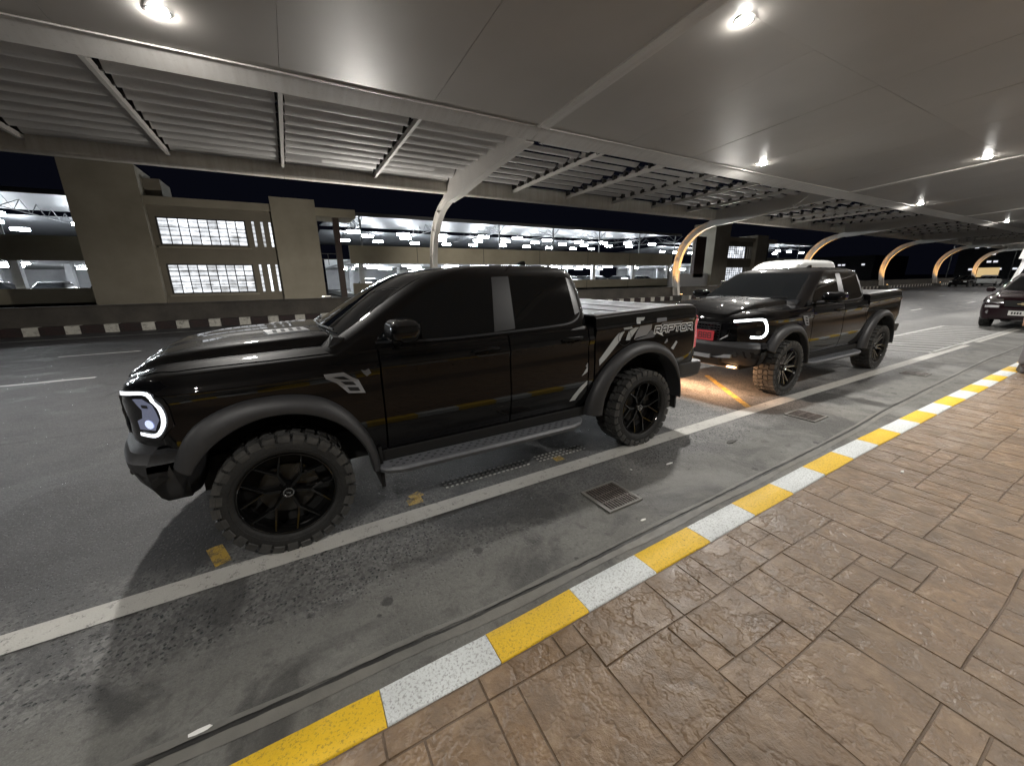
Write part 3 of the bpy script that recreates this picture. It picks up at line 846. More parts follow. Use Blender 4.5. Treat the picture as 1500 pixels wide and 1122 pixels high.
        cpl = [(-0.245, 1.108), (0.06, 1.140), (0.125, 1.10), (0.152, 0.985), (0.10, 0.900), (-0.03, 0.895)]
        cpl = resample(curve_pts(cpl, 6), 34)
        quads_patch(bb, cp, stroke_poly(cpl, 0.021 if decals else 0.030), 0.012, 'running_light', lights, hl)
        inner = [(-0.04, 1.10), (0.05, 1.112), (0.105, 1.08), (0.128, 0.99), (0.09, 0.925), (-0.04, 0.92), (-0.05, 0.97), (0.0, 0.99), (0.01, 1.04)]
        poly_patch(bb, cp, inner, 0.0085, 'lamp_reflector', M_lampin if decals else M_lampdk, hl)
        pr = [(0.052 + 0.036 * math.cos(t), 0.958 + 0.026 * math.sin(t)) for t in [k * math.pi / 6 for k in range(12)]]
        poly_patch(bb, cp, pr, 0.011, 'lamp_projector', M_lampbl if decals else M_disc, hl)
        poly_patch(bb, cp, [(p[0] - 0.02, p[1] + 0.10) for p in [(0.04, 0.955), (0.09, 0.955), (0.09, 0.975), (0.04, 0.975)]], 0.011, 'lamp_module', M_disc, hl)
        # tail lamp wraps the rear corner
        tl = patch(bd, sp, [(4.068, 1.322), (4.138, 1.305)], [(4.068, 0.965), (4.138, 0.965)], 0.004, 0.01, 6, 10, 'tail_lamp', M_red, root, 50)
        patch(bd, rear_proj, [(s * 0.72, 1.30), (s * 0.872, 1.30)], [(s * 0.74, 0.965), (s * 0.872, 0.965)], 0.004, 0.01, 6, 10, 'lamp_lens', M_red, tl, 50)
        patch(bd, sp, [(4.052, 1.335), (4.064, 1.335)], [(4.052, 0.955), (4.064, 0.955)], 0.006, 0.01, 3, 10, 'lamp_edge_trim', M_chrome, tl, 50)
        # bed rail
        patch(bd, top_proj, [(2.64, s * 0.885), (4.04, s * 0.882)], [(2.64, s * 0.80), (4.04, s * 0.79)], 0.010, 0.02, 30, 3, 'bed_rail', M_rail, root, 50)
        MB().box(2.7, 3.95, min(s * 0.788, s * 0.80), max(s * 0.788, s * 0.80), 1.39, 1.405).build('rail_lip', M_trim, root)
        # fuel flap ring on the near side
        if s < 0:
            fc = (2.99, 1.165)
            ring = [(fc[0] + 0.085 * math.cos(rad(a)), fc[1] + 0.078 * math.sin(rad(a))) for a in range(0, 361, 15)]
            quads_patch(bd, sp, stroke_poly(ring, 0.006), 0.0050, 'fuel_flap', M_under, root)
    # --- bonnet
    hood = patch(bb, top_proj, [(-0.76, -0.45), (-0.70, -0.60), (-0.60, -0.745), (-0.45, -0.83), (0.0, -0.850), (0.40, -0.850)], [(-0.76, 0.45), (-0.70, 0.60), (-0.60, 0.745), (-0.45, 0.83), (0.0, 0.850), (0.40, 0.850)], 0.004, 0.014, 34, 90, 'bonnet', M_black, root, 40)
    bh = bvh_of(hood)
    for s in (-1, 1):
        vn = patch(bh, top_proj, [(-0.02, s * 0.255), (0.24, s * 0.27)], [(0.02, s * 0.46), (0.28, s * 0.46)], 0.007, 0.012, 12, 8, 'bonnet_vent', M_dmid, hood, 40)
        bn = bvh_of(vn)
        for k in range(4):
            u = 0.035 + k * 0.052
            poly_patch(bn, top_proj, [(u, s * 0.285), (u + 0.026, s * 0.285), (u + 0.040, s * 0.435), (u + 0.014, s * 0.435)], 0.002, 'vent_slot', M_under, vn)
    # --- windscreen, wipers, cowl
    patch(bc, front_proj, curve_pts([(-0.585, 1.758), (0, 1.776), (0.585, 1.758)], 5), [(-0.735, 1.365), (0, 1.33), (0.735, 1.365)], 0.003, 0.006, 26, 14, 'windscreen', M_glass, root, 60)
    patch(bc, rear_proj, [(-0.56, 1.73), (0.56, 1.73)], [(-0.66, 1.45), (0.66, 1.45)], 0.003, 0.006, 14, 6, 'rear_window', M_glass, root, 60)
    MB().prism([(0.36, 1.30), (0.40, 1.372), (0.60, 1.345), (0.60, 1.28)], -0.80, 0.80, 'y').build('cowl', M_trim, root)
    for a, b_ in (((-0.62, 1.385), (0.02, 1.392)), ((0.0, 1.372), (0.60, 1.392))):
        pts = []
        for k in range(8):
            t = k / 7; h, nn = cast(bc, front_proj, (a[0] * (1 - t) + b_[0] * t, a[1] * (1 - t) + b_[1] * t)); pts.append(h + nn * 0.022)
        MB().tube(pts, 0.007, 6).build('wiper', M_trim, root)
    # --- roof fin and rails
    MB().prism([(2.22, 1.85), (2.30, 1.885), (2.37, 1.915), (2.395, 1.912), (2.42, 1.85)], -0.018, 0.018, 'y').build('roof_fin', M_black, root)
    # --- nose: grille, bumper, skid plate
    gr = patch(bb, front_proj, [(-0.50, 1.085), (0.50, 1.085)], [(-0.47, 0.80), (0.47, 0.80)], 0.004, 0.02, 12, 8, 'grille', M_lampdk, root, 50)
    gb = MB()
    for w in (0.845, 0.885, 0.925, 0.965, 1.005, 1.045): gb.box(-0.84, -0.815, -0.40, 0.40, w - 0.007, w + 0.007)
    for k in range(17): gb.box(-0.838, -0.815, -0.40 + k * 0.05 - 0.004, -0.40 + k * 0.05 + 0.004, 0.81, 1.06)
    gb.build('grille_mesh', M_trim, gr, kind='stuff')
    gf = MB(); gf.tube([(-0.822, -0.40, 0.82), (-0.79, -0.51, 0.90), (-0.77, -0.53, 1.085), (-0.818, -0.28, 1.055), (-0.818, 0.28, 1.055), (-0.77, 0.53, 1.085), (-0.79, 0.51, 0.90), (-0.822, 0.40, 0.82), (-0.822, -0.40, 0.82)], 0.016, 6).build('grille_surround', M_trim, gr, 50)
    MB().box(-0.855, -0.83, -0.36, 0.36, 0.925, 0.965).build('grille_bar', M_trim, gr)
    bl = [(0.475, -0.76, -0.47, 0.84, 0.12, 0.12), (0.52, -0.80, -0.465, 0.885, 0.13, 0.15), (0.60, -0.86, -0.44, 0.915, 0.15, 0.18), (0.70, -0.905, -0.40, 0.932, 0.16, 0.20), (0.745, -0.91, -0.385, 0.932, 0.16, 0.20), (0.755, -0.90, -0.38, 0.925, 0.16, 0.20), (0.80, -0.885, -0.36, 0.915, 0.16, 0.20), (0.82, -0.84, -0.36, 0.88, 0.16, 0.18)]
    bmp = ring_loft(bl, 8).build('front_bumper', M_flare, root, 30)
    bf = bvh_of(bmp)
    for s in (-1, 1):
        pk = poly_patch(bf, corner_proj(s), [(-0.13, 0.70), (0.10, 0.685), (0.16, 0.66), (0.10, 0.60), (-0.08, 0.60)], 0.004, 'fog_recess', M_under, bmp)
        MB().tube([(-0.76, s * 0.64, 0.645), (-0.80, s * 0.64, 0.645)], 0.035, 10).build('fog_lamp', M_disc, bmp)
    sk = MB()
    for s in (-1, 1): sk.prism([(s * 0.30, 0.545), (s * 0.60, 0.585), (s * 0.60, 0.635), (s * 0.30, 0.60)], -0.815, -0.74, 'x')
    sk.prism([(-0.31, 0.545), (0.31, 0.545), (0.31, 0.60), (-0.31, 0.60)], -0.875, -0.80, 'x')
    sk.build('skid_plate', M_silver, root)
    MB().prism([(-0.85, 0.56), (-0.76, 0.43), (-0.5, 0.38), (-0.5, 0.45), (-0.74, 0.56)], -0.42, 0.42, 'y').build('underguard', M_under, root)
    # --- bed cover, tailgate, rear bumper
    tn = patch(bd, top_proj, [(2.66, -0.780), (4.06, -0.770)], [(2.66, 0.780), (4.06, 0.770)], 0.006, 0.02, 24, 10, 'tonneau_cover', M_tonneau, root, 50)
    sl = MB()
    for k in range(1, 4): sl.box(2.66 + k * 0.35 - 0.004, 2.66 + k * 0.35 + 0.004, -0.77, 0.77, 1.385 + k * 0.35 * 0.032, 1.4000 + k * 0.35 * 0.032)
    sl.build('cover_seam', M_under, tn)
    patch(bd, rear_proj, [(-0.69, 1.30), (0.69, 1.30)], [(-0.71, 0.80), (0.71, 0.80)], 0.008, 0.02, 12, 8, 'tailgate', M_black, root, 50)
    rb = ring_loft([(0.60, 3.83, 4.26, 0.86, 0.08), (0.64, 3.80, 4.31, 0.915, 0.12), (0.74, 3.79, 4.32, 0.930, 0.13), (0.785, 3.79, 4.31, 0.925, 0.12), (0.795, 3.80, 4.28, 0.91, 0.11)], 8).build('rear_bumper', M_flare, root, 30)
    # --- wheels
    for u, st_ in ((0, 0.18), (WB, 0.05)):
        for s in (-1, 1):
            add_wheel(root, u, s * 0.865, CW, R_, W, rr, style, 0.0 if s < 0 else math.pi, st_, rimmat)
    # --- decals
    if decals:
        sp = side_proj(-1)
        D = [('w', [(2.671, 0.923), (2.667, 0.982), (2.863, 1.174), (2.91, 1.215), (2.985, 1.228), (2.94, 1.16), (2.936, 1.145), (2.766, 0.995)]),
             ('w', [(3.142, 1.351), (3.256, 1.347), (3.239, 1.316), (3.199, 1.314), (3.186, 1.287), (3.136, 1.29)]),
             ('m', [(3.181, 1.264), (3.353, 1.273), (3.36, 1.225), (3.30, 1.165), (3.16, 1.150), (3.115, 1.135)]),
             ('g', [(3.36, 1.215), (3.44, 1.17), (3.40, 1.135), (3.16, 1.125), (3.12, 1.13), (3.30, 1.160)]),
             ('w', [(3.038, 1.224), (3.123, 1.258), (3.17, 1.255), (3.061, 1.134), (3.006, 1.137)]),
             ('w', [(2.959, 1.264), (3.059, 1.268), (3.098, 1.248), (2.97, 1.243)]),
             ('g', [(3.431, 1.325), (3.579, 1.326), (3.568, 1.29), (3.42, 1.287)]), ('g', [(3.501, 1.281), (3.846, 1.279), (3.801, 1.263), (3.494, 1.257)]),
             ('m', [(3.565, 1.060), (3.608, 1.106), (3.620, 1.075), (3.585, 1.055)]), ('w', [(3.675, 0.995), (3.751, 1.068), (3.775, 1.052), (3.717, 0.975)])]
        for c, p in D: poly_patch(bd, sp, p, 0.0035, 'decal', {'w': M_dwhite, 'm': M_dmid, 'g': M_dgrey}[c], root)
        for c, p in [('w', [(2.455, 0.850), (2.52, 0.93), (2.525, 0.885)]), ('w', [(2.335, 0.619), (2.367, 0.668), (2.45, 0.75), (2.525, 0.798), (2.527, 0.761), (2.439, 0.674), (2.40, 0.62)]), ('m', [(2.50, 0.94), (2.526, 0.972), (2.527, 0.90)])]:
            poly_patch(bb, sp, p, 0.0055, 'decal', {'w': M_dwhite, 'm': M_dmid, 'g': M_dgrey}[c], root)
        qs = letters('RAPTOR', 3.415, 1.178, 0.076, 0.060, 0.025, 0.036, 0.10)
        tail = [[(3.43, 1.180), (3.49, 1.200), (3.545, 1.135)], [(3.96, 1.20), (4.005, 1.20), (4.03, 1.150)]]
        for t_ in tail: qs.append([t_[0], t_[1], t_[2], t_[2]])
        quads_patch(bd, sp, qs, 0.0042, 'lettering_outline', M_letter, root)
        quads_patch(bd, sp, letters('RAPTOR', 3.415, 1.178, 0.076, 0.060, 0.025, 0.013, 0.10), 0.0075, 'lettering', M_lampdk, root)
    return root

# ------------------------------------------------------------------ ground
def sheet(name, x0, x1, y0, y1, z, m_, **k):
    return MB().add([(x0, y0, z), (x1, y0, z), (x1, y1, z), (x0, y1, z)], [(0, 1, 2, 3)]).build(name, m_, **k)
sheet('ground', -300, 900, 20.6, 900, -0.02, M_barrier, kind='structure')
sheet('ground', -300, 900, -500, -12.0, -0.02, M_barrier, kind='structure')
road = sheet('road', -300, 900, -12, 20.6, 0.0, M_road, kind='structure')

def kerb_y(x): return interp(x, [-4, 0.1, 0.6, 1.1, 2.1, 2.7, 4.4, 11, 80], [1.30, 1.318, 1.326, 1.346, 1.372, 1.389, 1.425, 1.445, 1.445])
def kerb_w(x): return interp(x, [0, 1.1, 2.1, 6], [0.157, 0.170, 0.176, 0.18])
def groove_y(x): return interp(x, [-3, -0.7, 0.6, 1.45, 2.8, 5.1, 6.7, 12, 60], [1.60, 1.57, 1.535, 1.55, 1.585, 1.645, 1.74, 1.90, 1.95])

# gutter slot
b = MB(); xs = [-3 + 0.05 * k for k in range(160)] + [5 + 0.3 * k for k in range(160)]
for (o0, o1, z) in ((-0.014, 0.014, 0.004), ):
    b.grid([[(x, groove_y(x) + o0 + 0.006 * math.sin(x * 7.0), z) for x in xs], [(x, groove_y(x) + o1 + 0.007 * math.sin(x * 9.1), z) for x in xs]])
b.build('gutter_groove', M_gutter, kind='structure')
b = MB()
b.grid([[(x, groove_y(x) - 0.060 + 0.008 * math.sin(x * 5.3), 0.003) for x in xs], [(x, groove_y(x) - 0.013 + 0.003 * math.sin(x * 3.1) + 0.002 * math.sin(x * 37), 0.010) for x in xs]])
b.grid([[(x, groove_y(x) + 0.013 + 0.003 * math.sin(x * 4.1) + 0.002 * math.sin(x * 41), 0.010) for x in xs], [(x, groove_y(x) + 0.045 + 0.008 * math.sin(x * 6.3), 0.003) for x in xs]])
b.build('gutter_lip', M_slab, kind='structure')

# kerb: painted stones, alternately yellow and white
kerb = empty('kerb'); kerb['kind'] = 'structure'
bounds = [-2.4, -1.88, -1.36, -0.84, -0.42, 0.097, 0.585, 1.093, 1.594, 2.10, 2.625, 3.16, 3.70, 4.26]
while bounds[-1] < 60: bounds.append(bounds[-1] + 0.56)
for i in range(len(bounds) - 1):
    a, c = bounds[i] + 0.0015, bounds[i + 1] - 0.0015
    rows = []
    for k in range(5):
        x = a + (c - a) * k / 4; y = kerb_y(x); w = kerb_w(x); j = lambda: rng.uniform(-0.0012, 0.0012)
        rows.append([(x, y + 0.012, 0.0), (x, y + 0.006 + j(), 0.105 + j()), (x, y - 0.006 + j(), 0.119 + j()), (x, y - w * 0.5, 0.121 + j()), (x, y - w + 0.008 + j() * 2, 0.1205 + j()), (x, y - w + j() * 2, 0.114), (x, y - w, 0.06)])
    b = MB().grid(rows); b.add(rows[0], [tuple(range(7))]); b.add(rows[-1], [tuple(range(7))])
    b.build('kerb_stone', M_kyellow if i % 2 == 0 else M_kwhite, kerb, 50)

# sidewalk of stamped stones
side = MB()
side.add([(-14, -12, 0.1125), (120, -12, 0.1125)] + [(x, kerb_y(x) - kerb_w(x) - 0.001, 0.1125) for x in (120, 80, 11, 6, 4.4, 2.7, 2.1, 1.1, 0.6, 0.1, -4, -14)], [tuple(range(14))])
sidewalk = side.build('sidewalk', M_joint, kind='structure')

U = 0.128
X0, Y0 = -2.1, -4.2
NX, NY = int(20 / U), int((1.0 - Y0 + 0.35) / U)
occ = [[False] * NY for _ in range(NX)]
stones = []
sizes = [(2, 3), (3, 2), (2, 2), (1, 2), (3, 4), (2, 4), (4, 3), (2, 5), (3, 3), (2, 3), (3, 5), (1, 3)]
for i in range(NX):
    for j in range(NY - 1, -1, -1):
        if occ[i][j]: continue
        order = sizes[:]; rng.shuffle(order); order += [(1, 2), (2, 1), (1, 1)]
        for (a, c) in order:
            if i + a <= NX and j - c + 1 >= 0 and all(not occ[i + p][j - q] for p in range(a) for q in range(c)):
                for p in range(a):
                    for q in range(c): occ[i + p][j - q] = True
                stones.append((X0 + i * U, X0 + (i + a) * U, Y0 + (j - c + 1) * U, Y0 + (j + 1) * U)); break
def stone_mesh(b, x0, x1, y0, y1):
    g = 0.0022; n = 4
    def wob(x, y): return 0.0035 * math.sin(x * 5.1 + 1.3 * math.sin(y * 4)) + 0.0035 * math.sin(y * 5.7 + math.sin(x * 3)) # shared edge wander
    rows = []
    for i in range(-1, n + 1):
        row = []
        for j in range(-1, n + 1):
            ii = min(max(i, 0), n - 1); jj = min(max(j, 0), n - 1); e = i != ii or j != jj
            ins = g if e else g + 0.003
            fx = ii / (n - 1); fy = jj / (n - 1)
            x = x0 + ins + (x1 - x0 - 2 * ins) * fx; y = y0 + ins + (y1 - y0 - 2 * ins) * fy
            z = 0.109 if e else 0.1165 + 0.0022 * math.sin(x * 9 + y * 5) * math.sin(y * 11 - x * 3) + 0.0012 * math.sin(x * 31 + y * 17)
            x += wob(x, y); y += wob(y, x) * 0.8
            yy = kerb_y(x) - kerb_w(x) - (0.006 if e else 0.012)
            row.append((x, min(y, yy), z))
        rows.append(row)
    b.grid(rows)
cands = []
for s in stones:
    x0, x1, y0, y1 = s
    lim = kerb_y(x0) - kerb_w(x0)
    if y0 > lim - 0.03: continue
    if y1 > lim - 0.05: s = (x0, x1, y0, lim + 0.02)
    cx, cy_ = (x0 + x1) / 2, (y0 + s[3]) / 2
    # in view and how large it shows
    d = Vector((cx, cy_, -1.62)); fw = Vector((0.47424894, 0.84061152, -0.26164902)); rt = Vector((0.8691751, -0.49433945, -0.0127731)); dn = Vector((-0.14008065, -0.22136119, -0.96507857))
    z = d.dot(fw)
    inview = z > 0.1 and abs(d.dot(rt) / z) < 1.40 and abs(d.dot(dn) / z) < 1.06
    cands.append((0 if inview else 1, d.length / math.sqrt((x1 - x0) * (y1 - y0)), s))
cands.sort()
for inv, dist, s in cands[:300]:
    b = MB(); stone_mesh(b, *s); b.build('paving_stone', M_stone, sidewalk, 40)
b = MB()
for inv, dist, s in cands[300:]:
    stone_mesh(b, *s)
b.build('paving_stones_beyond', M_stone, sidewalk, 40, kind='stuff')
b = MB(); rr_ = random.Random(5); x = X0 + NX * U
while x < 115:
    w = rr_.uniform(0.6, 1.3); y = 1.255
    while y > -9:
        c = rr_.uniform(0.5, 1.2); b.box(x + 0.008, x + w - 0.008, max(y - c, -9) + 0.008, y - 0.008, 0.106, 0.1165 + rr_.uniform(-0.001, 0.001)); y -= c
    x += w
x = -14.0
b.build('paving_stones_beyond', M_stone, sidewalk, kind='stuff')

# painted markings
def strip(name, pts, w, m_, z=0.004, **k):
    b = MB(); L = []; Rr = []
    for i, p in enumerate(pts):
        a = np.array(pts[max(i - 1, 0)], float); c = np.array(pts[min(i + 1, len(pts) - 1)], float); d = (c - a) / np.linalg.norm(c - a); n = np.array([-d[1], d[0]]) * w / 2
        L.append((p[0] + n[0], p[1] + n[1], z)); Rr.append((p[0] - n[0], p[1] - n[1], z))
    b.grid([L, Rr]); k.setdefault('kind', 'structure'); return b.build(name, m_, **k)
strip('parking_line', [(-8 + 0.5 * k, 2.585 + 0.0095 * (min(-8 + 0.5 * k, 6) + 1.4)) for k in range(46)], 0.165, M_line)
strip('parking_line', [(15.3 + 0.5 * k, 2.63) for k in range(30)], 0.10, M_line)
for a, c, y in ((-4.9, -3.46, 10.24), (-5.2, -3.64, 13.75), (-16, -12.5, 10.24), (-16, -12.5, 13.8)):
    strip('lane_dash', [(a, y), (c, y)], 0.11, M_linefar)
for k in range(1, 12):
    for y in (6.9, 10.24, 13.75): strip('lane_dash', [(-4.9 + 9.0 * k + 4.2, y), (-3.46 + 9.0 * k + 4.2, y)], 0.11, M_linefar)
strip('edge_line', [(-60, 18.35), (140, 18.35)], 0.12, M_linefar)
# white hatched box between the parked cars
for pts, w in (([(12.0, 4.15), (19.2, 4.15)], 0.10), ([(12.4, 2.75), (20.4, 2.75)], 0.10), ([(12.0, 4.15), (12.6, 2.75)], 0.10), ([(19.2, 4.15), (20.4, 2.75)], 0.08)):
    strip('hatch_outline', pts, w, M_linefar)
for k in range(13):
    x = 12.3 + k * 0.56
    strip('hatch_bar', [(x, 4.08), (x + 0.75, 2.82)], 0.09, M_linefar, z=0.0045)
# worn yellow box under and between the pickups
for pts in ([(-0.68, 2.95), (-0.60, 2.72)], [(0.60, 2.80), (0.72, 2.80)], [(0.64, 2.86), (0.74, 2.90)], [(2.06, 2.82), (2.16, 2.82)], [(6.39, 4.14), (5.23, 2.71)], [(-0.5, 4.5), (4.0, 4.5)]):
    strip('yellow_marking', pts, 0.09, M_ryellow, z=0.003)
b = MB()
for k in range(34):
    x = 0.95 + k * 0.046
    if 18 < k < 21: continue
    for q in range(3): b.box(x, x + 0.022, 2.86 + q * 0.05, 2.875 + q * 0.05, 0.0, 0.005)
b.build('tactile_dots', M_line, kind='stuff')

# drain grates
def drain(x0, y0, label, rot=0.02):
    r = thing('drain_grate', label, 'drain grate', (x0, y0, 0), rot, 'iron drain grates in the gutter')
    MB().box(-0.165, 0.165, -0.155, 0.155, 0.002, 0.0045).build('pit', M_pitshade, r)  # flat black plate, its colour standing in for the shaft's shade
    f = MB()
    f.box(-0.18, 0.18, -0.17, -0.150, 0, 0.014); f.box(-0.18, 0.18, 0.150, 0.17, 0, 0.014); f.box(-0.18, -0.158, -0.15, 0.15, 0, 0.014); f.box(0.158, 0.18, -0.15, 0.15, 0, 0.014)
    f.build('frame', M_slab, r)
    cb = MB().box(-0.158, 0.158, -0.052, -0.046, 0.005, 0.0125).box(-0.158, 0.158, 0.046, 0.052, 0.005, 0.0125); cb.build('cross_bar', M_iron, r)
    for k in range(12):
        x = -0.150 + k * 0.0272
        MB().box(x - 0.0052, x + 0.0052, -0.150, 0.150, 0.005, 0.0115).build('bar', M_iron, r)
    return r
drain(2.07, 2.04, 'iron drain grate in the gutter beside the nearer pickup')
drain(5.52, 2.17, 'iron drain grate beside the front wheel of the second pickup')
drain(9.6, 2.25, 'iron drain grate furthest along the gutter, by the hatched box')

# litter
lit = [(2.55, 2.28, 0.012, 0.010, M_litter, 'small white pebble of litter beyond the drain grate'), (2.95, 2.18, 0.05, 0.012, M_litter, 'thin white scrap lying past the drain grate'),
       (3.95, 2.18, 0.09, 0.03, M_leaf, 'dark curled leaf on the pale tarmac behind the rear wheel'), (-0.55, 1.60, 0.05, 0.014, M_litter, 'white scrap caught at the groove in the foreground'),
       (2.05, 1.68, 0.03, 0.01, M_litter, 'tiny pale scrap beside the groove below the grate'), (4.3, 0.93, 0.03, 0.012, M_litter, 'pale scrap on the brown sidewalk')]
for i, (x, y, l, w, m_, lab) in enumerate(lit):
    z = 0.119 if y < 1.2 else 0.003
    b = MB(); n = 7; pts = []
    for k in range(n): 
        a = 2 * math.pi * k / n; rr0 = rng.uniform(0.7, 1.1); pts.append((x + l * rr0 * math.cos(a), y + w * rr0 * math.sin(a), z + 0.003 + 0.004 * rng.random()))
    base = [(p[0], p[1], z) for p in pts]
    b.add(pts + base, [tuple(range(n)), tuple(range(n, 2 * n))[::-1]] + [(k, (k + 1) % n, n + (k + 1) % n, n + k) for k in range(n)])
    tag(b.build('litter', m_), lab, 'litter')

# ------------------------------------------------------------------ canopy
canopy = thing('canopy', 'long pale metal canopy over the road with louvred outer edge', 'canopy')
COLX = [-12.2 + 19.0 * k for k in range(8)]          # 6.8, 25.8 ...
XA, XB = -12.2, 120.8
SUB = 19.0 / 6
cprof = [(10.12, 5.80), (5.0, 6.13), (0.0, 6.33), (-10.0, 6.43)]
nx = int(round((XB - XA) / SUB))
for i in range(nx):
    a = XA + i * SUB; c = a + SUB
    for k in range(3):
        (y0, z0), (y1, z1) = cprof[k], cprof[k + 1]; g = 0.003; jz = rng.uniform(-0.002, 0.002)
        b = MB(); n = 3
        rows = [[(a + g + (c - a - 2 * g) * p / 3, y0 - g + (y1 - y0 + 2 * g) * q / n, z0 + (z1 - z0) * q / n + jz + 0.006 * math.sin(p * 2.1 + i) * (1 if 0 < q < n else 0)) for q in range(n + 1)] for p in range(4)]
        b.grid(rows)
        rows2 = [[(x, y, z + 0.05) for x, y, z in (rows[0][0], rows[-1][0], rows[-1][-1], rows[0][-1], rows[0][0])], [rows[0][0], rows[-1][0], rows[-1][-1], rows[0][-1], rows[0][0]]]
        b.grid(rows2)
        b.build('ceiling_panel', M_ceil, canopy, 30)
MB().add([(XA, 10.2, 6.6), (XB, 10.2, 6.6), (XB, -10, 6.7), (XA, -10, 6.7)], [(0, 1, 2, 3)]).build('roof_sheet', M_beam, canopy)
for i in range(len(COLX) - 1):
    a, c = COLX[i], COLX[i + 1]
    # fascia beam with a bright ledge, in lengths between columns
    b = MB().prism([(10.15, 5.83), (10.15, 5.785), (10.30, 5.74), (10.72, 5.63), (10.80, 5.66), (10.80, 6.3), (10.15, 6.3)], a + 0.004, c - 0.004, 'x')
    b.build('fascia_beam', M_beam, canopy, 30)
    MB().box(a + 0.22, c - 0.22, 10.105, 10.146, 5.765, 5.793).build('light_ledge', M_beam, canopy)
    for k in range(3):
        x0 = a + k * (c - a) / 3; x1 = x0 + (c - a) / 3
        MB().prism([(17.35, 5.46), (17.42, 5.40), (17.72, 5.40), (17.80, 5.48), (17.80, 5.98), (17.70, 6.04), (17.42, 6.04), (17.35, 5.97)], x0 + 0.006, x1 - 0.006, 'x').build('edge_beam', M_edge, canopy, 30)
for cx in COLX:
    MB().prism([(10.81, 5.60), (13.5, 5.40), (16.4, 5.06), (17.3, 5.02), (17.9, 5.30), (17.34, 5.62), (17.34, 6.0), (10.81, 6.28)], cx - 0.15, cx + 0.15, 'x').build('rafter', M_beam, canopy, 30)
    MB().prism([(10.10, 5.755), (5.0, 6.085), (0.0, 6.275), (-10.0, 6.375), (-10.0, 6.44), (0, 6.34), (5.0, 6.16), (10.10, 5.82)], cx - 0.17, cx + 0.17, 'x').build('cross_rib', M_beam, canopy, 30)
sp_ = 0.66
def slat_mesh(b, x0, x1, y, z, wd=1.0):
    dr = 1.0 if wd > 0.9 else 0.62
    rows = []; y0_ = y
    for q in range(6):
        t = q / 5; yy = y + 0.50 * t + 0.05 * math.sin(t * math.pi); zz = z + (0.22 - 0.36 * math.sin(t * math.pi * 0.5)) if dr == 1.0 else z - 0.06 + 0.15 * (2 * t - 0.9) ** 2
        rows.append([(x0, yy, zz), (x1, yy, zz)])
    if dr < 1: rows = [[(p[0], y0_ + (p[1] - y0_) * wd, p[2]) for p in r_] for r_ in rows]; b.grid(rows); return
    rows.append([(x0, y + 0.53, z - 0.155 * dr), (x1, y + 0.53, z - 0.155 * dr)])
    rows.append([(x0, y + 0.58, z - 0.135 * dr), (x1, y + 0.58, z - 0.135 * dr)])
    rows.append([(x0, y + 0.60, z - 0.06), (x1, y + 0.60, z - 0.06)])
    rows = [[(p[0], y0_ + (p[1] - y0_) * wd, p[2]) for p in r_] for r_ in rows]
    b.grid(rows)
far = MB(); cnt = 0; shared = {}
for i in range(len(COLX) - 1):
    for j in range(6):
        a = COLX[i] + j * SUB + (0.21 if j == 0 else 0.10); c = COLX[i] + (j + 1) * SUB - (0.21 if j == 5 else 0.10)
        if j: 
            x = COLX[i] + j * SUB
            MB().prism([(10.81, 5.78), (17.34, 5.66), (17.34, 5.80), (10.81, 5.92)], x - 0.045, x + 0.045, 'x').build('louvre_rib', M_beam, canopy)
            bb_ = MB()
            for k in range(10): bb_.box(x - 0.10, x + 0.10, 11.0 + k * sp_ + 0.20, 11.0 + k * sp_ + 0.30, 5.88 - 0.01 * k, 6.02)
            bb_.build('slat_brackets', M_frame, canopy, kind='stuff')
        for k in range(10 if i < 1 or (i == 0) else 9):
            y = 10.86 + k * (0.64 if i == 0 else 0.71) + (0.0 if i == 0 or j % 2 == 0 else 0.12); wd = 1.0 if i == 0 else 0.74; z = 6.04 - 0.011 * k + 0.09 * (j % 2 if i else 0)
            xx0, xx1 = a, c
            if i == 0 and k == 8 and j in (4,): xx0 = a + 1.1
            if i == 0 and k == 7 and j in (5,): xx1 = c - 1.0
            if i == 1 and k in (0, 1) and j == 0: xx0 = a + 0.8 * (k)
            if i == 0 and j < 2: 
                slat_mesh(far, xx0, xx1, y, z, wd); continue
            if cnt < 296:
                b = MB(); slat_mesh(b, xx0, xx1, y, z, wd); b.build('louvre_slat', M_slat, canopy, 50); cnt += 1
            else: slat_mesh(far, xx0, xx1, y, z, wd)
far.build('louvre_slats_beyond', M_slat, canopy, 50, kind='stuff')
# dangling cable and a bent bracket
MB().tube([(9.4, 10.9, 5.78), (9.6, 11.05, 5.70), (9.9, 11.0, 5.82)], 0.012, 5).build('loose_cable', M_frame, canopy, 60)
MB().tube([(24.5, 11.3, 5.85), (24.2, 11.6, 5.5), (24.4, 12.0, 5.3), (24.9, 12.3, 5.45)], 0.03, 6).build('bent_pipe', M_beam, canopy, 60)

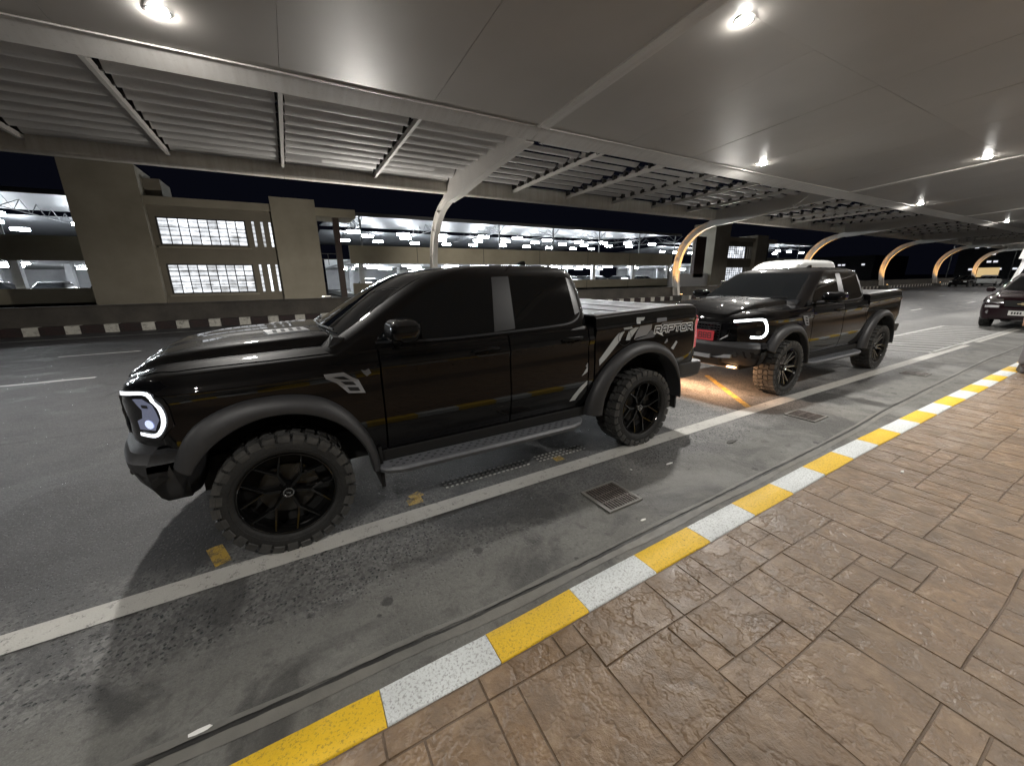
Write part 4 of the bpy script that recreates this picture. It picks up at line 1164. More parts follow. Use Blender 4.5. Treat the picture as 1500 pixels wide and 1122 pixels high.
# lamps set into the ceiling
def ceil_z(y):
    return interp(-y, [-10.12, -5.0, 0.0, 10.0], [5.80, 6.13, 6.33, 6.43])
def ceil_lamp(x, y, label, power=1.0):
    z = ceil_z(y)
    r = thing('ceiling_lamp', label, 'ceiling lamp', (x, y, z), 0, 'round lamps set into the canopy ceiling')
    MB().lathe([(0.0, 0.165), (-0.012, 0.165), (-0.016, 0.140), (0.0, 0.134)], 28, 'z').build('housing', M_house, r, 40)
    MB().lathe([(-0.004, 0.130), (-0.03, 0.118), (-0.05, 0.08), (-0.058, 0.001)], 24, 'z').build('lens', M_lens, r, 60)
    l = bpy.data.lights.new('lamp_light', 'AREA'); l.shape = 'DISK'; l.size = 0.24; l.energy = LAMP_POWER * power; l.color = (1.0, 0.965, 0.91)
    lo = bpy.data.objects.new('lamp_light', l); C.objects.link(lo); lo.parent = r; lo.location = (0, 0, -0.068)
for x, y, lab in ((-1.16, 9.12, 'ceiling lamp above the nearer pickup, at the top left'), (7.72, 5.12, 'ceiling lamp overhead at the top of the photo, right of the long seam'),
                  (16.4, 9.40, 'ceiling lamp close to the louvre edge above the second pickup'), (34.2, 9.75, 'ceiling lamp near the louvre edge, third along its row'),
                  (24.6, 5.4, 'ceiling lamp in the inner row over the parked maroon car'), (53.0, 9.5, 'ceiling lamp near the louvre edge, fourth along its row'),
                  (42.5, 5.0, 'ceiling lamp of the inner row beyond the maroon car'), (71.0, 9.5, 'distant ceiling lamp near the louvre edge, fifth along its row'), (90.0, 9.5, 'most distant ceiling lamp of the row by the louvre edge')):
    ceil_lamp(x, y, lab)
for x, y, lab, p in ((7.7, -1.9, 'ceiling lamp above the sidewalk abreast of the second pickup', 0.7), (-3.0, -2.2, 'ceiling lamp above the sidewalk behind the viewer', 0.45), (-10.6, 4.75, 'ceiling lamp over the lane left of the view', 0.35), (24.6, -1.9, 'ceiling lamp above the sidewalk further along', 1.0)):
    ceil_lamp(x, y, lab, p)

# arched columns
co_out = curve_pts([(20.10, 0.0), (20.36, 1.4), (20.40, 2.5), (20.15, 3.6), (19.60, 4.42), (18.90, 4.98), (17.95, 5.32)], 5)
co_in = curve_pts([(19.66, 0.0), (19.90, 1.4), (19.93, 2.42), (19.68, 3.42), (19.10, 4.22), (18.30, 4.78), (17.1, 5.12)], 5)
COLLAB = ['pale arched column nearest the viewer, rising behind the pickup roof', 'arched column floodlit amber between the two pickups', 'arched amber-lit column behind the white van roof', 'fourth arched column, amber-lit, left of the unlit gap',
          'fifth arched column, amber-lit, beside the dark sedan', 'farthest arched amber column beside the yellow billboard']
for ci, cx in enumerate(COLX[1:7]):
    r = thing('arched_column', COLLAB[ci], 'column', (cx, 20.0, 0), 0, 'arched columns along the far kerb')
    n = len(co_out)
    def strip_yz(A, B, x0, x1):
        b = MB(); A = [(p[0] - 20.0, p[1]) for p in A]; B = [(p[0] - 20.0, p[1]) for p in B]
        b.grid([[(x0, p[0], p[1]) for p in A], [(x1, p[0], p[1]) for p in A], [(x1, p[0], p[1]) for p in B], [(x0, p[0], p[1]) for p in B], [(x0, p[0], p[1]) for p in A]])
        return b
    mixp = lambda A, B, t: [(a[0] * (1 - t) + b_[0] * t, a[1] * (1 - t) + b_[1] * t) for a, b_ in zip(A, B)]
    strip_yz(co_out, mixp(co_out, co_in, 0.12), -0.125, 0.125).build('outer_flange', M_column, r, 30)
    strip_yz(mixp(co_out, co_in, 0.88), co_in, -0.125, 0.125).build('inner_flange', M_column, r, 30)
    strip_yz(mixp(co_out, co_in, 0.11), mixp(co_out, co_in, 0.89), -0.045, 0.045).build('web', M_column, r, 30)
    sb = MB()
    for k in (6, 12, 18, 24):
        a, c = co_out[k], co_in[k]; a = (a[0] - 20, a[1]); c = (c[0] - 20, c[1])
        sb.add([(-0.115, a[0], a[1]), (0.115, a[0], a[1]), (0.115, c[0], c[1]), (-0.115, c[0], c[1]), (-0.115, a[0], a[1] + 0.03), (0.115, a[0], a[1] + 0.03), (0.115, c[0], c[1] + 0.03), (-0.115, c[0], c[1] + 0.03)], [(0, 1, 2, 3), (4, 5, 6, 7), (0, 1, 5, 4), (1, 2, 6, 5), (2, 3, 7, 6), (3, 0, 4, 7)])
    sb.build('stiffener', M_column, r)
    MB().box(-0.42, 0.42, -0.85, 0.42, 0.0, 0.36).build('plinth', M_slab, r)
    if ci > 0:
        fx = MB().box(-0.34, -0.16, -0.74, -0.62, 0.36, 0.47); fx.build('floodlight', M_frame, r)
        MB().box(-0.32, -0.18, -0.72, -0.64, 0.472, 0.478).build('flood_lens', M_fwarm, r)
        for (lx, ly, tx, ty, tz, p) in ((-0.35, -2.2, 0.0, -0.6, 3.6, 75), (-0.95, -0.6, 0.1, -0.3, 2.8, 45)):
            l = bpy.data.lights.new('flood_light', 'SPOT'); l.energy = p * 12.0; l.color = (1.0, 0.50, 0.13); l.spot_size = rad(60); l.spot_blend = 0.8; l.shadow_soft_size = 0.06
            lo = bpy.data.objects.new('flood_light', l); C.objects.link(lo); lo.parent = r; lo.location = (lx, ly, 0.52)
            d = Vector((tx - lx, ty - ly, tz - 0.52)); lo.rotation_euler = d.to_track_quat('-Z', 'Y').to_euler()

# far kerb and barrier wall
fk = empty('far_kerb'); fk['kind'] = 'structure'
x = -13.0; i = 0; meshes = {}
while x < 118:
    L = 0.40 if i % 2 else 0.64
    key = i % 2
    if key not in meshes:
        b = MB().box(0.004, L - 0.004, 19.93, 20.22, 0.0, 0.30)
        me = b.mesh('kerb_block'); meshes[key] = me
    o = link('kerb_block', meshes[key], M_bwhite if key else M_bred, fk); o.location = (x, 0, 0.0 if key else -0.008)
    x += L; i += 1
tag(MB().box(-60, 118, 20.24, 20.46, 0.0, 0.94).box(-60, 118, 20.20, 20.50, 0.94, 0.985).build('barrier_wall', M_barrier), 'low dark barrier wall running behind the red and white kerb', 'wall')

# added fill floodlights hidden behind the barrier wall, brightening tower, car park, louvres
def added_flood(x, y, z, tx, ty, tz, power, size, label, col=(1.0, 0.93, 0.80)):
    r = thing('added_floodlight', label, 'floodlight', (x, y, z), 0, 'added floodlights hidden behind the barrier wall')
    MB().box(-0.22, 0.22, -0.10, 0.10, -0.02, 0.12).build('housing', M_frame, r); MB().box(-0.05, 0.05, -0.05, 0.05, -z, -0.02).build('post', M_frame, r)
    MB().box(-0.20, 0.20, -0.08, 0.08, 0.121, 0.127).build('lens', M_lens2, r)
    l = bpy.data.lights.new('flood_light', 'SPOT'); l.energy = power; l.color = col; l.spot_size = rad(size); l.spot_blend = 0.9; l.shadow_soft_size = 0.12
    lo = bpy.data.objects.new('flood_light', l); C.objects.link(lo); lo.parent = r; lo.location = (0, 0, 0.2)
    lo.rotation_euler = Vector((tx - x, ty - y, tz - z)).to_track_quat('-Z', 'Y').to_euler()
M_lens2 = mat('added_flood_lens_white', (1, 1, 1), emit=(1.0, 0.93, 0.80), estr=3)
added_flood(1.6, 21.3, 0.9, -3.5, 33, 3.5, 1800, 120, 'added unseen floodlight behind the barrier wall facing the stair tower')
added_flood(6.2, 21.3, 0.9, 24, 38, 2.5, 9500, 90, 'added unseen floodlight behind the barrier wall facing the car park')
added_flood(4.2, 20.9, 1.2, 3.5, 13, 6.0, 1800, 150, 'added unseen floodlight behind the barrier wall aimed up at the louvres', (1.0, 0.95, 0.88))
added_flood(33.0, 20.9, 1.2, 27, 13, 6.0, 900, 150, 'added unseen floodlight behind the barrier wall aimed up at the louvres beyond the second pickup', (1.0, 0.95, 0.88))

# ------------------------------------------------------------------ buildings across the road
def window_grid(par, x0, x1, z0, z1, y, cols, rows, name='window', emit=M_tube):
    w = MB().box(x0, x1, y - 0.02, y + 0.10, z0 - 0.06, z0).box(x0, x1, y - 0.02, y + 0.10, z1, z1 + 0.06).box(x0 - 0.06, x0, y - 0.02, y + 0.10, z0 - 0.06, z1 + 0.06).box(x1, x1 + 0.06, y - 0.02, y + 0.10, z0 - 0.06, z1 + 0.06).build(name, M_frame, par)
    for k in range(cols):
        for j in range(rows):
            a = x0 + (x1 - x0) * k / cols; c = x0 + (x1 - x0) * (k + 1) / cols; e = z0 + (z1 - z0) * j / rows; f = z0 + (z1 - z0) * (j + 1) / rows
            MB().box(a + 0.03, c - 0.03, y + 0.03, y + 0.045, e + 0.02, f - 0.02).build('pane', M_pane, w)
    bars = MB()
    for k in range(1, cols): a = x0 + (x1 - x0) * k / cols; bars.box(a - 0.022, a + 0.022, y, y + 0.06, z0, z1)
    for j in range(1, rows): e = z0 + (z1 - z0) * j / rows; bars.box(x0, x1, y + 0.004, y + 0.056, e - 0.018, e + 0.018)
    bars.build('glazing_bars', M_frame, w, kind='stuff')
    return w
def pane_material():
    M = mat('lit_frosted_pane', (0.5, 0.5, 0.5), 0.2); t = NT(M); v = t.coord(scale=(1.0, 1, 1), kind='World')
    n = t.noise(v, 1.7, 3, 0.6); z = t.sep(v)[2]
    st = t.n('ShaderNodeTexWave', wave_type='BANDS', bands_direction='Z'); st.inputs['Scale'].default_value = 1.15; st.inputs['Distortion'].default_value = 1.2; st.inputs['Detail'].default_value = 2
    t.l.new(v, st.inputs[0])
    o = t.math('ADD', t.math('MULTIPLY', t.ramp(n, [(0.35, 0.15), (0.65, 1.0)]), 0.7), t.math('MULTIPLY', st.outputs['Fac'], 0.45))
    t.b.inputs['Emission Color'].default_value = (0.88, 0.93, 1.0, 1)
    oi = t.n('ShaderNodeObjectInfo'); o = t.math('MULTIPLY', o, t.maprange(oi.outputs['Random'], 0.0, 1.0, 0.45, 1.15))
    t.l.new(t.math('MULTIPLY', o, 1.8), t.b.inputs['Emission Strength'])
    return M
M_pane = pane_material()

def stair_building(ox, y, label, mirror=False, big=True):
    r = thing('stair_tower_building', label, 'building', (ox, y, 0))
    MB().prism([(-9.85, 0), (-6.7, 0), (-6.7, 8.35), (-9.85, 8.35)], 0, 3.2, 'y').build('tower_wall', M_wall, r)
    MB().box(-6.7, -5.9, 1.2, 3.8, 0, 7.9).build('tower_side_wall', M_wall2, r)
    # middle block with openings cut between solid pieces
    mw = MB(); ym0, ym1 = 0.55, 0.85
    def wl(a, c, e, f): mw.box(a, c, ym0, ym1, e, f)
    wl(-6.7, -0.25, 0, 1.08); wl(-6.7, -0.25, 2.92, 4.05); wl(-6.7, -0.25, 5.68, 6.75)
    for e, f in ((1.08, 2.92), (4.05, 5.68)):
        wl(-6.7, -6.42, e, f); wl(-1.83, -1.50, e, f)
        wl(-1.34, -0.99, e, f); wl(-0.83, -0.52, e, f); wl(-0.38, -0.25, e, f)
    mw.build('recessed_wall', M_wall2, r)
    MB().box(-6.7, -0.25, 0.30, 0.548, 6.30, 6.78).build('cornice', M_wall, r)
    MB().box(-6.5, -1.7, 0.35, 0.548, 0.92, 1.02).build('sill', M_wall, r); MB().box(-6.5, -1.7, 0.35, 0.548, 3.86, 3.96).build('sill', M_wall, r)
    window_grid(r, -6.36, -1.90, 1.12, 2.86, 0.62, 9, 5); window_grid(r, -6.36, -1.90, 4.10, 5.62, 0.62, 9, 3)
    for e, f in ((1.10, 2.90), (4.07, 5.66)):
        for a in (-1.50, -0.99, -0.52): MB().box(a + 0.005, a + 0.145, 0.66, 0.70, e, f).build('slit_window', M_pane, r)
    MB().box(-0.25, 2.45, 0, 2.8, 0, 7.2).build('stair_wall', M_wall, r)
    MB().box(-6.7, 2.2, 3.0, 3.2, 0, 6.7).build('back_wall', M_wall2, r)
    MB().box(2.45, 5.1, 0.2, 3.0, 6.20, 6.75).build('porch_slab', M_band, r)
    MB().box(3.55, 3.95, 0.6, 1.0, 0.0, 6.2).build('brown_post', M_brown, r)
    rl = MB(); 
    for z in (3.3, 3.7): rl.box(2.45, 3.55, 0.9, 0.94, z, z + 0.04)
    rl.box(2.95, 2.99, 0.9, 0.94, 2.9, 3.7); rl.build('railing', M_frame, r)
    return r
stair_building(0.0, 32.0, 'beige stair tower building with two lit window grids, across the road at left')
s2 = stair_building(58.5, 32.6, 'distant beige stair tower building with a lit window, behind the white van')
MB().box(-13.0, -11.0, 0.4, 0.8, 1.6, 6.6).build('dark_panel', M_brown, s2)

def garage(x0, x1, y, label, nl, lamps=True):
    g = thing('parking_garage', label, 'building')
    MB().box(x0, x1, y, y + 26, 0.10, 0.58).build('ground_slab', M_deck, g)
    MB().box(x0, x1, y, y + 0.25, 0.0, 1.52).build('lower_parapet', M_band, g)
    MB().box(x0, x1, y, y + 26, 3.35, 3.60).build('upper_slab', M_inner, g)
    MB().box(x0, x1, y - 0.05, y + 0.20, 3.24, 4.75).build('upper_parapet', M_band, g)
    jb = MB()
    k = x0 + 6
    while k < x1 - 2: jb.box(k, k + 0.05, y - 0.056, y - 0.045, 3.24, 4.75); jb.box(k, k + 0.05, y - 0.006, y + 0.005, 0.0, 1.52); k += 7.0
    jb.build('panel_joint', M_frame, g)
    MB().box(x0, x1, y + 25.8, y + 26.1, 0.0, 4.8).build('rear_wall', M_inner, g)
    MB().add([(x0 - 1, y - 1.2, 7.15), (x1, y - 1.2, 7.15), (x1, y + 14, 7.9), (x0 - 1, y + 14, 7.9), (x0 - 1, y - 1.2, 7.22), (x1, y - 1.2, 7.22), (x1, y + 14, 7.97), (x0 - 1, y + 14, 7.97)], [(0, 1, 2, 3), (4, 5, 6, 7), (0, 1, 5, 4), (2, 3, 7, 6)]).build('roof_sheet', M_steel, g)
    MB().box(x0 - 1, x1, y - 1.26, y - 1.2, 7.0, 7.3).build('roof_gutter', M_steel, g)
    MB().add([(x0 - 1, y + 14, 7.5), (x1, y + 14, 7.5), (x1, y + 27, 6.9), (x0 - 1, y + 27, 6.9)], [(0, 1, 2, 3)]).build('roof_sheet', M_steel, g)
    n = int((x1 - x0) / 7); colm = MB().box(-0.22, 0.22, -0.22, 0.22, 0.35, 3.34).mesh('pillar')
    st = MB().tube([(0, 0, 4.7), (0, 0, 7.3)], 0.07, 6).tube([(0, 0, 6.35), (0, 3.0, 7.25)], 0.035, 5).tube([(0, 0, 6.35), (0, -1.2, 7.10)], 0.035, 5)
    st.tube([(0, 0, 6.5), (0, 13, 6.6)], 0.04, 5)
    for q in range(6): st.tube([(0, q * 2.1, 6.5), (0, q * 2.1 + 1.05, 7.3), (0, q * 2.1 + 2.1, 6.52)], 0.025, 4)
    stm = st.mesh('roof_truss')
    for k in range(n + 1):
        for yy in (1.2, 8.5, 16): o = link('pillar', colm, M_inner, g); o.location = (x0 + 1.0 + k * 7.0, y + yy, 0)
        o = link('roof_truss', stm, M_steel, g); o.location = (x0 + 1.2 + k * 7.0, y + 0.5, 0)
    tm = MB().box(-0.55, 0.55, -0.14, 0.14, -0.11, 0.11).mesh('deck_lamp'); tg = MB().box(-0.75, 0.75, -0.08, 0.08, -0.06, 0.06).mesh('tube_lamp')
    nk = int((x1 - x0) / 4.4)
    for k in range(nk + 1):
        for q, (yy, zz) in enumerate(((2.4, 6.15), (8.6, 6.40), (15.5, 6.5))):
            o = link('deck_lamp', tm, M_tubeup, g); o.location = (x0 + 0.9 + 4.4 * k + (2.1 if q == 1 else 0.3 * q) + 0.25 * math.sin(k * 2.3 + q), y + yy, zz + 0.06 * math.sin(k * 5 + q))
        for q, yy in enumerate((2.0, 7.5, 13.5)):
            if (k + q) % 5 == 4: continue
            o = link('tube_lamp', tg, M_tube, g); o.location = (x0 + 1.4 + 4.4 * k + (2.0 if q == 1 else 0), y + yy, 3.12)
    return g
garage(5.2, 47.5, 38.0, 'long lit two-storey car park behind the pickups, full of lamps', 30)
garage(-30.0, -9.0, 37.0, 'lit car park end at the far left behind the stair tower', 6)
garage(64.5, 92.0, 40.0, 'distant low car park right of the far stair tower', 6)
sr = MB(); rows = []
for k in range(15):
    t = k / 14; x = 41.0 + 11.0 * t; yy = 33.0 + (0.0 if t < 0.75 else 3.0 * (t - 0.75) ** 1.5 * 8); rows.append([(x, yy, 0.0), (x, yy, 2.05), (x, yy + 0.2, 2.1), (x, yy + 0.2, 0)])
tag(sr.grid(rows).build('ramp_wall', M_silver, smooth=40), 'curved silver ramp wall in front of the car park, right of the amber column', 'wall')

# cars standing in the car park (simple saloons, seen over the parapet)
def small_car(m_, name, label, group):
    r = thing(name, label, 'car', group=group)
    tab = dict(u=[-2.2, -2.1, -1.9, -1.2, -0.7, 0.5, 1.5, 2.0, 2.15, 2.2], HS=[0.6, 0.72, 0.82, 0.87, 0.88, 0.88, 0.87, 0.82, 0.75, 0.7], HT=[0.55, 0.66, 0.75, 0.80, 0.81, 0.81, 0.80, 0.75, 0.68, 0.62],
               B=[0.35, 0.3, 0.25, 0.22, 0.22, 0.22, 0.25, 0.3, 0.35, 0.38], T=[0.55, 0.65, 0.74, 0.84, 0.90, 0.92, 0.93, 0.90, 0.85, 0.7], T8=[0.57, 0.68, 0.78, 0.89, 0.93, 0.94, 0.95, 0.92, 0.87, 0.72], TC=[0.57, 0.68, 0.78, 0.90, 0.93, 0.94, 0.95, 0.92, 0.87, 0.72])
    loft_body(tab, [-2.2, -2.1, -1.9, -1.5, -1.2, -0.7, 0.5, 1.5, 1.8, 2.0, 2.15, 2.2]).build('body', m_, r, 35)
    ring_loft([(0.88, -1.0, 1.75, 0.80, 0.15), (1.05, -0.65, 1.55, 0.75, 0.18), (1.3, -0.25, 1.15, 0.66, 0.2)], 5).build('window_band', M_glass, r, 35)
    ring_loft([(1.30, -0.27, 1.17, 0.665, 0.2), (1.38, -0.10, 1.02, 0.62, 0.2), (1.42, 0.1, 0.9, 0.5, 0.2)], 5).build('roof', m_, r, 35)
    wm = MB().lathe([(-0.1, 0.02), (-0.1, 0.26), (-0.08, 0.31), (0.08, 0.31), (0.1, 0.26)], 16).mesh('wheel')
    for u in (-1.35, 1.35):
        for s in (-1, 1): o = link('wheel', wm, M_tyre, r); o.location = (u, s * 0.80, 0.31)
    for s in (-1, 1): MB().box(-2.12, -1.95, s * 0.62 - 0.13, s * 0.62 + 0.13, 0.62, 0.72).build('headlamp', M_platew, r)
    return r
pa = small_car(M_vanw, 'parked_car', 'white car parked on the lit ground floor of the car park', 'cars in the car park')
pb = small_car(M_black, 'parked_car', 'black car parked on the lit ground floor of the car park', 'cars in the car park')
M_grey = paint_mat('silver_grey_paint', (0.16, 0.165, 0.17), 0.15)
pc = small_car(M_grey, 'parked_car', 'silver grey car parked on the lit ground floor of the car park', 'cars in the car park')
protos = [pa, pb, pc]; used = set(); seq = [0, 1, 0, 2, 1, 0, 0, 1, 2, 0, 1, 0, 2, 1, 0]
for k in range(15):
    q = seq[k]; r = protos[q] if q not in used else copy_tree(protos[q]); used.add(q)
    ORD = ['first', 'second', 'third', 'fourth', 'fifth', 'sixth', 'seventh', 'eighth', 'ninth', 'tenth', 'eleventh', 'twelfth', 'thirteenth', 'fourteenth', 'last']
    r['label'] = '%s car in the lit lower level of the car park, %s from left' % (('white', 'black', 'silver grey')[q], ORD[k])
    r.location = (7.0 + 2.75 * k, 41.2 + 0.2 * math.sin(k * 3), 0.58); r.rotation_euler = (0, 0, rad(90 if k % 3 else -90))
for k, q in enumerate((1, 2, 1)):
    r = copy_tree(protos[q]); r.location = (-17.2 + 2.9 * k, 40.0, 0.58); r.rotation_euler = (0, 0, rad(90))
    r['label'] = ['black car farthest left in the car park behind the stair tower', 'silver grey car half hidden beside the stair tower at the far left', 'black car nearest the stair tower in the left car park'][k]

# ------------------------------------------------------------------ other traffic
def big_car(name, label, cat, loc, rz, paint, tab, lev, wheels, wins, arches, lights, wheel=(0.36, 0.23, 0.23), front_u=None, hvw=0.80):
    r = thing(name, label, cat, loc, rz)
    us = tab['u']; st = sorted(set(us + [us[0] + (us[-1] - us[0]) * k / 50 for k in range(51)]))
    body = loft_body(tab, st).build('body', paint, r); cut_arches(body, [(u, w, rr0) for u, w, rr0 in arches])
    Fz = {k: smooth_interp(lev['w'], lev[k]) for k in ('u0', 'u1', 'hv')}
    n = 16; w0, w1 = lev['w'][0], lev['w'][-1]
    cab = ring_loft([(w0 + (w1 - w0) * (1 - (1 - k / n) ** 1.5), Fz['u0'](w0 + (w1 - w0) * (1 - (1 - k / n) ** 1.5)), Fz['u1'](w0 + (w1 - w0) * (1 - (1 - k / n) ** 1.5)), Fz['hv'](w0 + (w1 - w0) * (1 - (1 - k / n) ** 1.5)), 0.14, 0.12) for k in range(n + 1)], 7).build('cabin', paint, r, 40)
    bb, bc = bvh_of(body), bvh_of(cab)
    for s in (-1, 1):
        for top, bot in wins['side']: patch(bc, side_proj(s), top, bot, 0.004, 0.01, 12, 6, 'side_window', M_glass, r, 60)
    patch(bc, front_proj, *wins['front'], 0.004, 0.01, 16, 8, 'windscreen', M_glass, r, 60)
    for u, w in wheels:
        for s in (-1, 1): add_wheel(r, u, s * (wheel[3] if len(wheel) > 3 else 0.78), w, wheel[0], wheel[1], wheel[2], 's', 0.0 if s < 0 else math.pi, 0.1 * u, M_rimed)
    MB().box(arches[0][0] - 0.2, arches[-1][0] + 0.4, -0.55, 0.55, 0.25, 0.45).build('chassis', M_under, r)
    return r, bb, bc

# maroon SUV parked behind the hatched box
tabS = dict(u=[-0.86, -0.82, -0.74, -0.62, -0.3, 0.2, 0.8, 2.4, 3.3, 3.6, 3.7], HS=[0.62, 0.74, 0.82, 0.87, 0.90, 0.905, 0.905, 0.905, 0.88, 0.82, 0.75], HT=[0.56, 0.68, 0.76, 0.81, 0.84, 0.85, 0.855, 0.855, 0.83, 0.77, 0.7],
            B=[0.34, 0.30, 0.28, 0.27, 0.28, 0.30, 0.32, 0.32, 0.35, 0.4, 0.42], T=[0.72, 0.84, 0.93, 0.97, 1.01, 1.05, 1.08, 1.10, 1.10, 1.06, 1.0], T8=[0.73, 0.88, 0.98, 1.04, 1.09, 1.13, 1.12, 1.12, 1.12, 1.08, 1.02], TC=[0.73, 0.88, 0.98, 1.04, 1.09, 1.13, 1.12, 1.12, 1.12, 1.08, 1.02])
levS = dict(w=[1.02, 1.15, 1.35, 1.55, 1.68, 1.74], u0=[0.35, 0.52, 0.85, 1.15, 1.4, 1.8], u1=[3.62, 3.60, 3.52, 3.42, 3.30, 3.0], hv=[0.86, 0.83, 0.76, 0.68, 0.60, 0.35])
suv, bb, bc = big_car('parked_suv', 'maroon estate car with a gold front emblem parked behind the hatched box', 'car', (20.35, 2.66, 0), 0, M_maroon, tabS, levS, [(0, 0.36), (2.7, 0.36)],
    dict(side=[([(0.85, 1.20), (1.25, 1.52), (1.80, 1.60)], [(0.85, 1.14), (1.3, 1.13), (1.80, 1.14)]), ([(1.87, 1.60), (2.7, 1.58)], [(1.87, 1.14), (2.75, 1.15)])], front=([(-0.56, 1.60), (0, 1.63), (0.56, 1.60)], [(-0.72, 1.16), (0, 1.14), (0.72, 1.16)])),
    [(0, 0.36, 0.41), (2.7, 0.36, 0.41)], 0)
for s in (-1, 1):
    cp = lambda p, s=s: ((-3.0, p[0], p[1]), (1, 0, 0))
    patch(bb, front_proj, [(s * 0.42, 0.93), (s * 0.80, 0.93)], [(s * 0.40, 0.80), (s * 0.82, 0.80)], 0.006, 0.02, 8, 4, 'headlamp', M_chrome, suv, 50)
    patch(bb, front_proj, [(s * 0.46, 0.73), (s * 0.76, 0.73)], [(s * 0.46, 0.66), (s * 0.76, 0.66)], 0.006, 0.02, 6, 3, 'indicator', M_silver, suv, 50)
    MB().tube([(-0.80, s * 0.66, 0.52), (-0.845, s * 0.66, 0.52)], 0.055, 12).build('fog_lamp', M_chrome, suv, 40)
    ring = MB(); ring_loft([(1.10, 0.62, 0.76, 0.06, 0.03), (1.14, 0.60, 0.78, 0.10, 0.05), (1.22, 0.60, 0.78, 0.10, 0.05), (1.25, 0.63, 0.76, 0.06, 0.03)], 4, mb=ring); ring.v = [(x, y + s * 1.0, z) for x, y, z in ring.v]
    ring.build('mirror', M_maroon, suv, 45)
patch(bb, front_proj, [(-0.38, 0.88), (0.38, 0.88)], [(-0.36, 0.70), (0.36, 0.70)], 0.006, 0.02, 8, 4, 'grille', M_under, suv, 50)
em = MB(); em.prism([(-0.12, 0.80), (-0.05, 0.805), (-0.035, 0.825), (0.035, 0.825), (0.05, 0.805), (0.12, 0.80), (0.10, 0.775), (0.045, 0.775), (0.03, 0.755), (-0.03, 0.755), (-0.045, 0.775), (-0.10, 0.775)], -0.90, -0.875, 'x')
em.build('emblem', M_gold, suv)
MB().box(-0.895, -0.875, -0.24, 0.24, 0.44, 0.58).build('number_plate', M_platew, suv)
ik = MB()
for k in range(7):
    if k == 2: continue
    ik.box(-0.898, -0.8945, -0.19 + k * 0.056, -0.155 + k * 0.056, 0.475, 0.545)
ik.build('plate_marks', M_ink, suv)

# white commuter van in the next lane, mostly hidden behind the second pickup
tabV = dict(u=[-0.72, -0.68, -0.58, -0.3, 0.2, 1.0, 3.6, 3.9, 4.0], HS=[0.66, 0.76, 0.84, 0.90, 0.93, 0.94, 0.94, 0.90, 0.84], HT=[0.60, 0.70, 0.78, 0.85, 0.89, 0.90, 0.90, 0.86, 0.80],
            B=[0.34, 0.30, 0.28, 0.27, 0.28, 0.30, 0.32, 0.36, 0.4], T=[0.80, 0.92, 1.0, 1.08, 1.14, 1.16, 1.16, 1.16, 1.14], T8=[0.81, 0.95, 1.03, 1.11, 1.16, 1.17, 1.17, 1.17, 1.15], TC=[0.81, 0.95, 1.03, 1.11, 1.16, 1.17, 1.17, 1.17, 1.15])
levV = dict(w=[1.05, 1.2, 1.5, 1.8, 2.0, 2.15, 2.27, 2.30], u0=[-0.36, -0.20, 0.08, 0.36, 0.55, 0.80, 1.3, 1.7], u1=[3.98, 3.98, 3.96, 3.92, 3.88, 3.84, 3.7, 3.4], hv=[0.91, 0.90, 0.86, 0.81, 0.77, 0.72, 0.60, 0.4])
def make_van(label, loc, rz):
    v, bb, bc = big_car('white_van', label, 'van', loc, rz, M_vanw, tabV, levV, [(0, 0.35), (3.0, 0.35)],
        dict(side=[([(0.30, 1.62), (0.55, 1.80), (1.05, 1.80)], [(0.05, 1.22), (0.5, 1.18), (1.05, 1.18)]), ([(1.2, 1.80), (2.3, 1.80)], [(1.2, 1.20), (2.3, 1.20)]), ([(2.4, 1.80), (3.6, 1.78)], [(2.4, 1.20), (3.6, 1.22)])],
             front=([(-0.66, 1.78), (0, 1.82), (0.66, 1.78)], [(-0.80, 1.24), (0, 1.20), (0.80, 1.24)])), [(0, 0.35, 0.40), (3.0, 0.35, 0.40)], 0, (0.35, 0.21, 0.22, 0.82))
    for s in (-1, 1):
        patch(bb, front_proj, [(s * 0.50, 0.98), (s * 0.78, 0.98)], [(s * 0.46, 0.80), (s * 0.80, 0.80)], 0.006, 0.02, 6, 4, 'headlamp', M_chrome, v, 50)
        MB().box(0.10, 0.22, s * 1.02 - 0.08, s * 1.02 + 0.08, 1.25, 1.50).build('mirror', M_trim, v)
    patch(bb, front_proj, [(-0.40, 0.92), (0.40, 0.92)], [(-0.38, 0.78), (0.38, 0.78)], 0.006, 0.02, 8, 3, 'grille', M_trim, v, 50)
    return v
van = make_van('white high-roofed van whose roof shows above the second pickup', (15.4, 8.3, 0), 0)
van2 = copy_tree(van); van2.location = (43.5, 5.6, 0); van2['label'] = 'white van standing farther back, left of the maroon car roof'
for o in (van, van2): o['group'] = 'white vans'

# white box truck behind the maroon car
bt = thing('box_truck', 'white box-bodied truck standing behind the maroon car at the right edge', 'truck', (27.0, 3.1, 0))
MB().box(0.3, 4.6, -1.05, 1.05, 1.15, 3.2).build('cargo_box', M_truckw, bt); 
cabt = ring_loft([(0.5, -1.55, 0.25, 0.92, 0.15), (1.1, -1.60, 0.25, 0.95, 0.15), (1.3, -1.50, 0.25, 0.95, 0.15), (2.1, -1.10, 0.25, 0.85, 0.15), (2.25, -0.9, 0.25, 0.75, 0.15)], 6).build('cab', M_truckw, bt, 35)
bcb = bvh_of(cabt)
patch(bcb, front_proj, [(-0.66, 2.05), (0.66, 2.05)], [(-0.80, 1.38), (0.80, 1.38)], 0.005, 0.01, 12, 6, 'windscreen', M_glass, bt, 60)
for s in (-1, 1): patch(bcb, side_proj(s), [(-0.85, 2.0), (-0.05, 2.0)], [(-1.2, 1.38), (-0.05, 1.38)], 0.005, 0.01, 8, 5, 'side_window', M_glass, bt, 60)
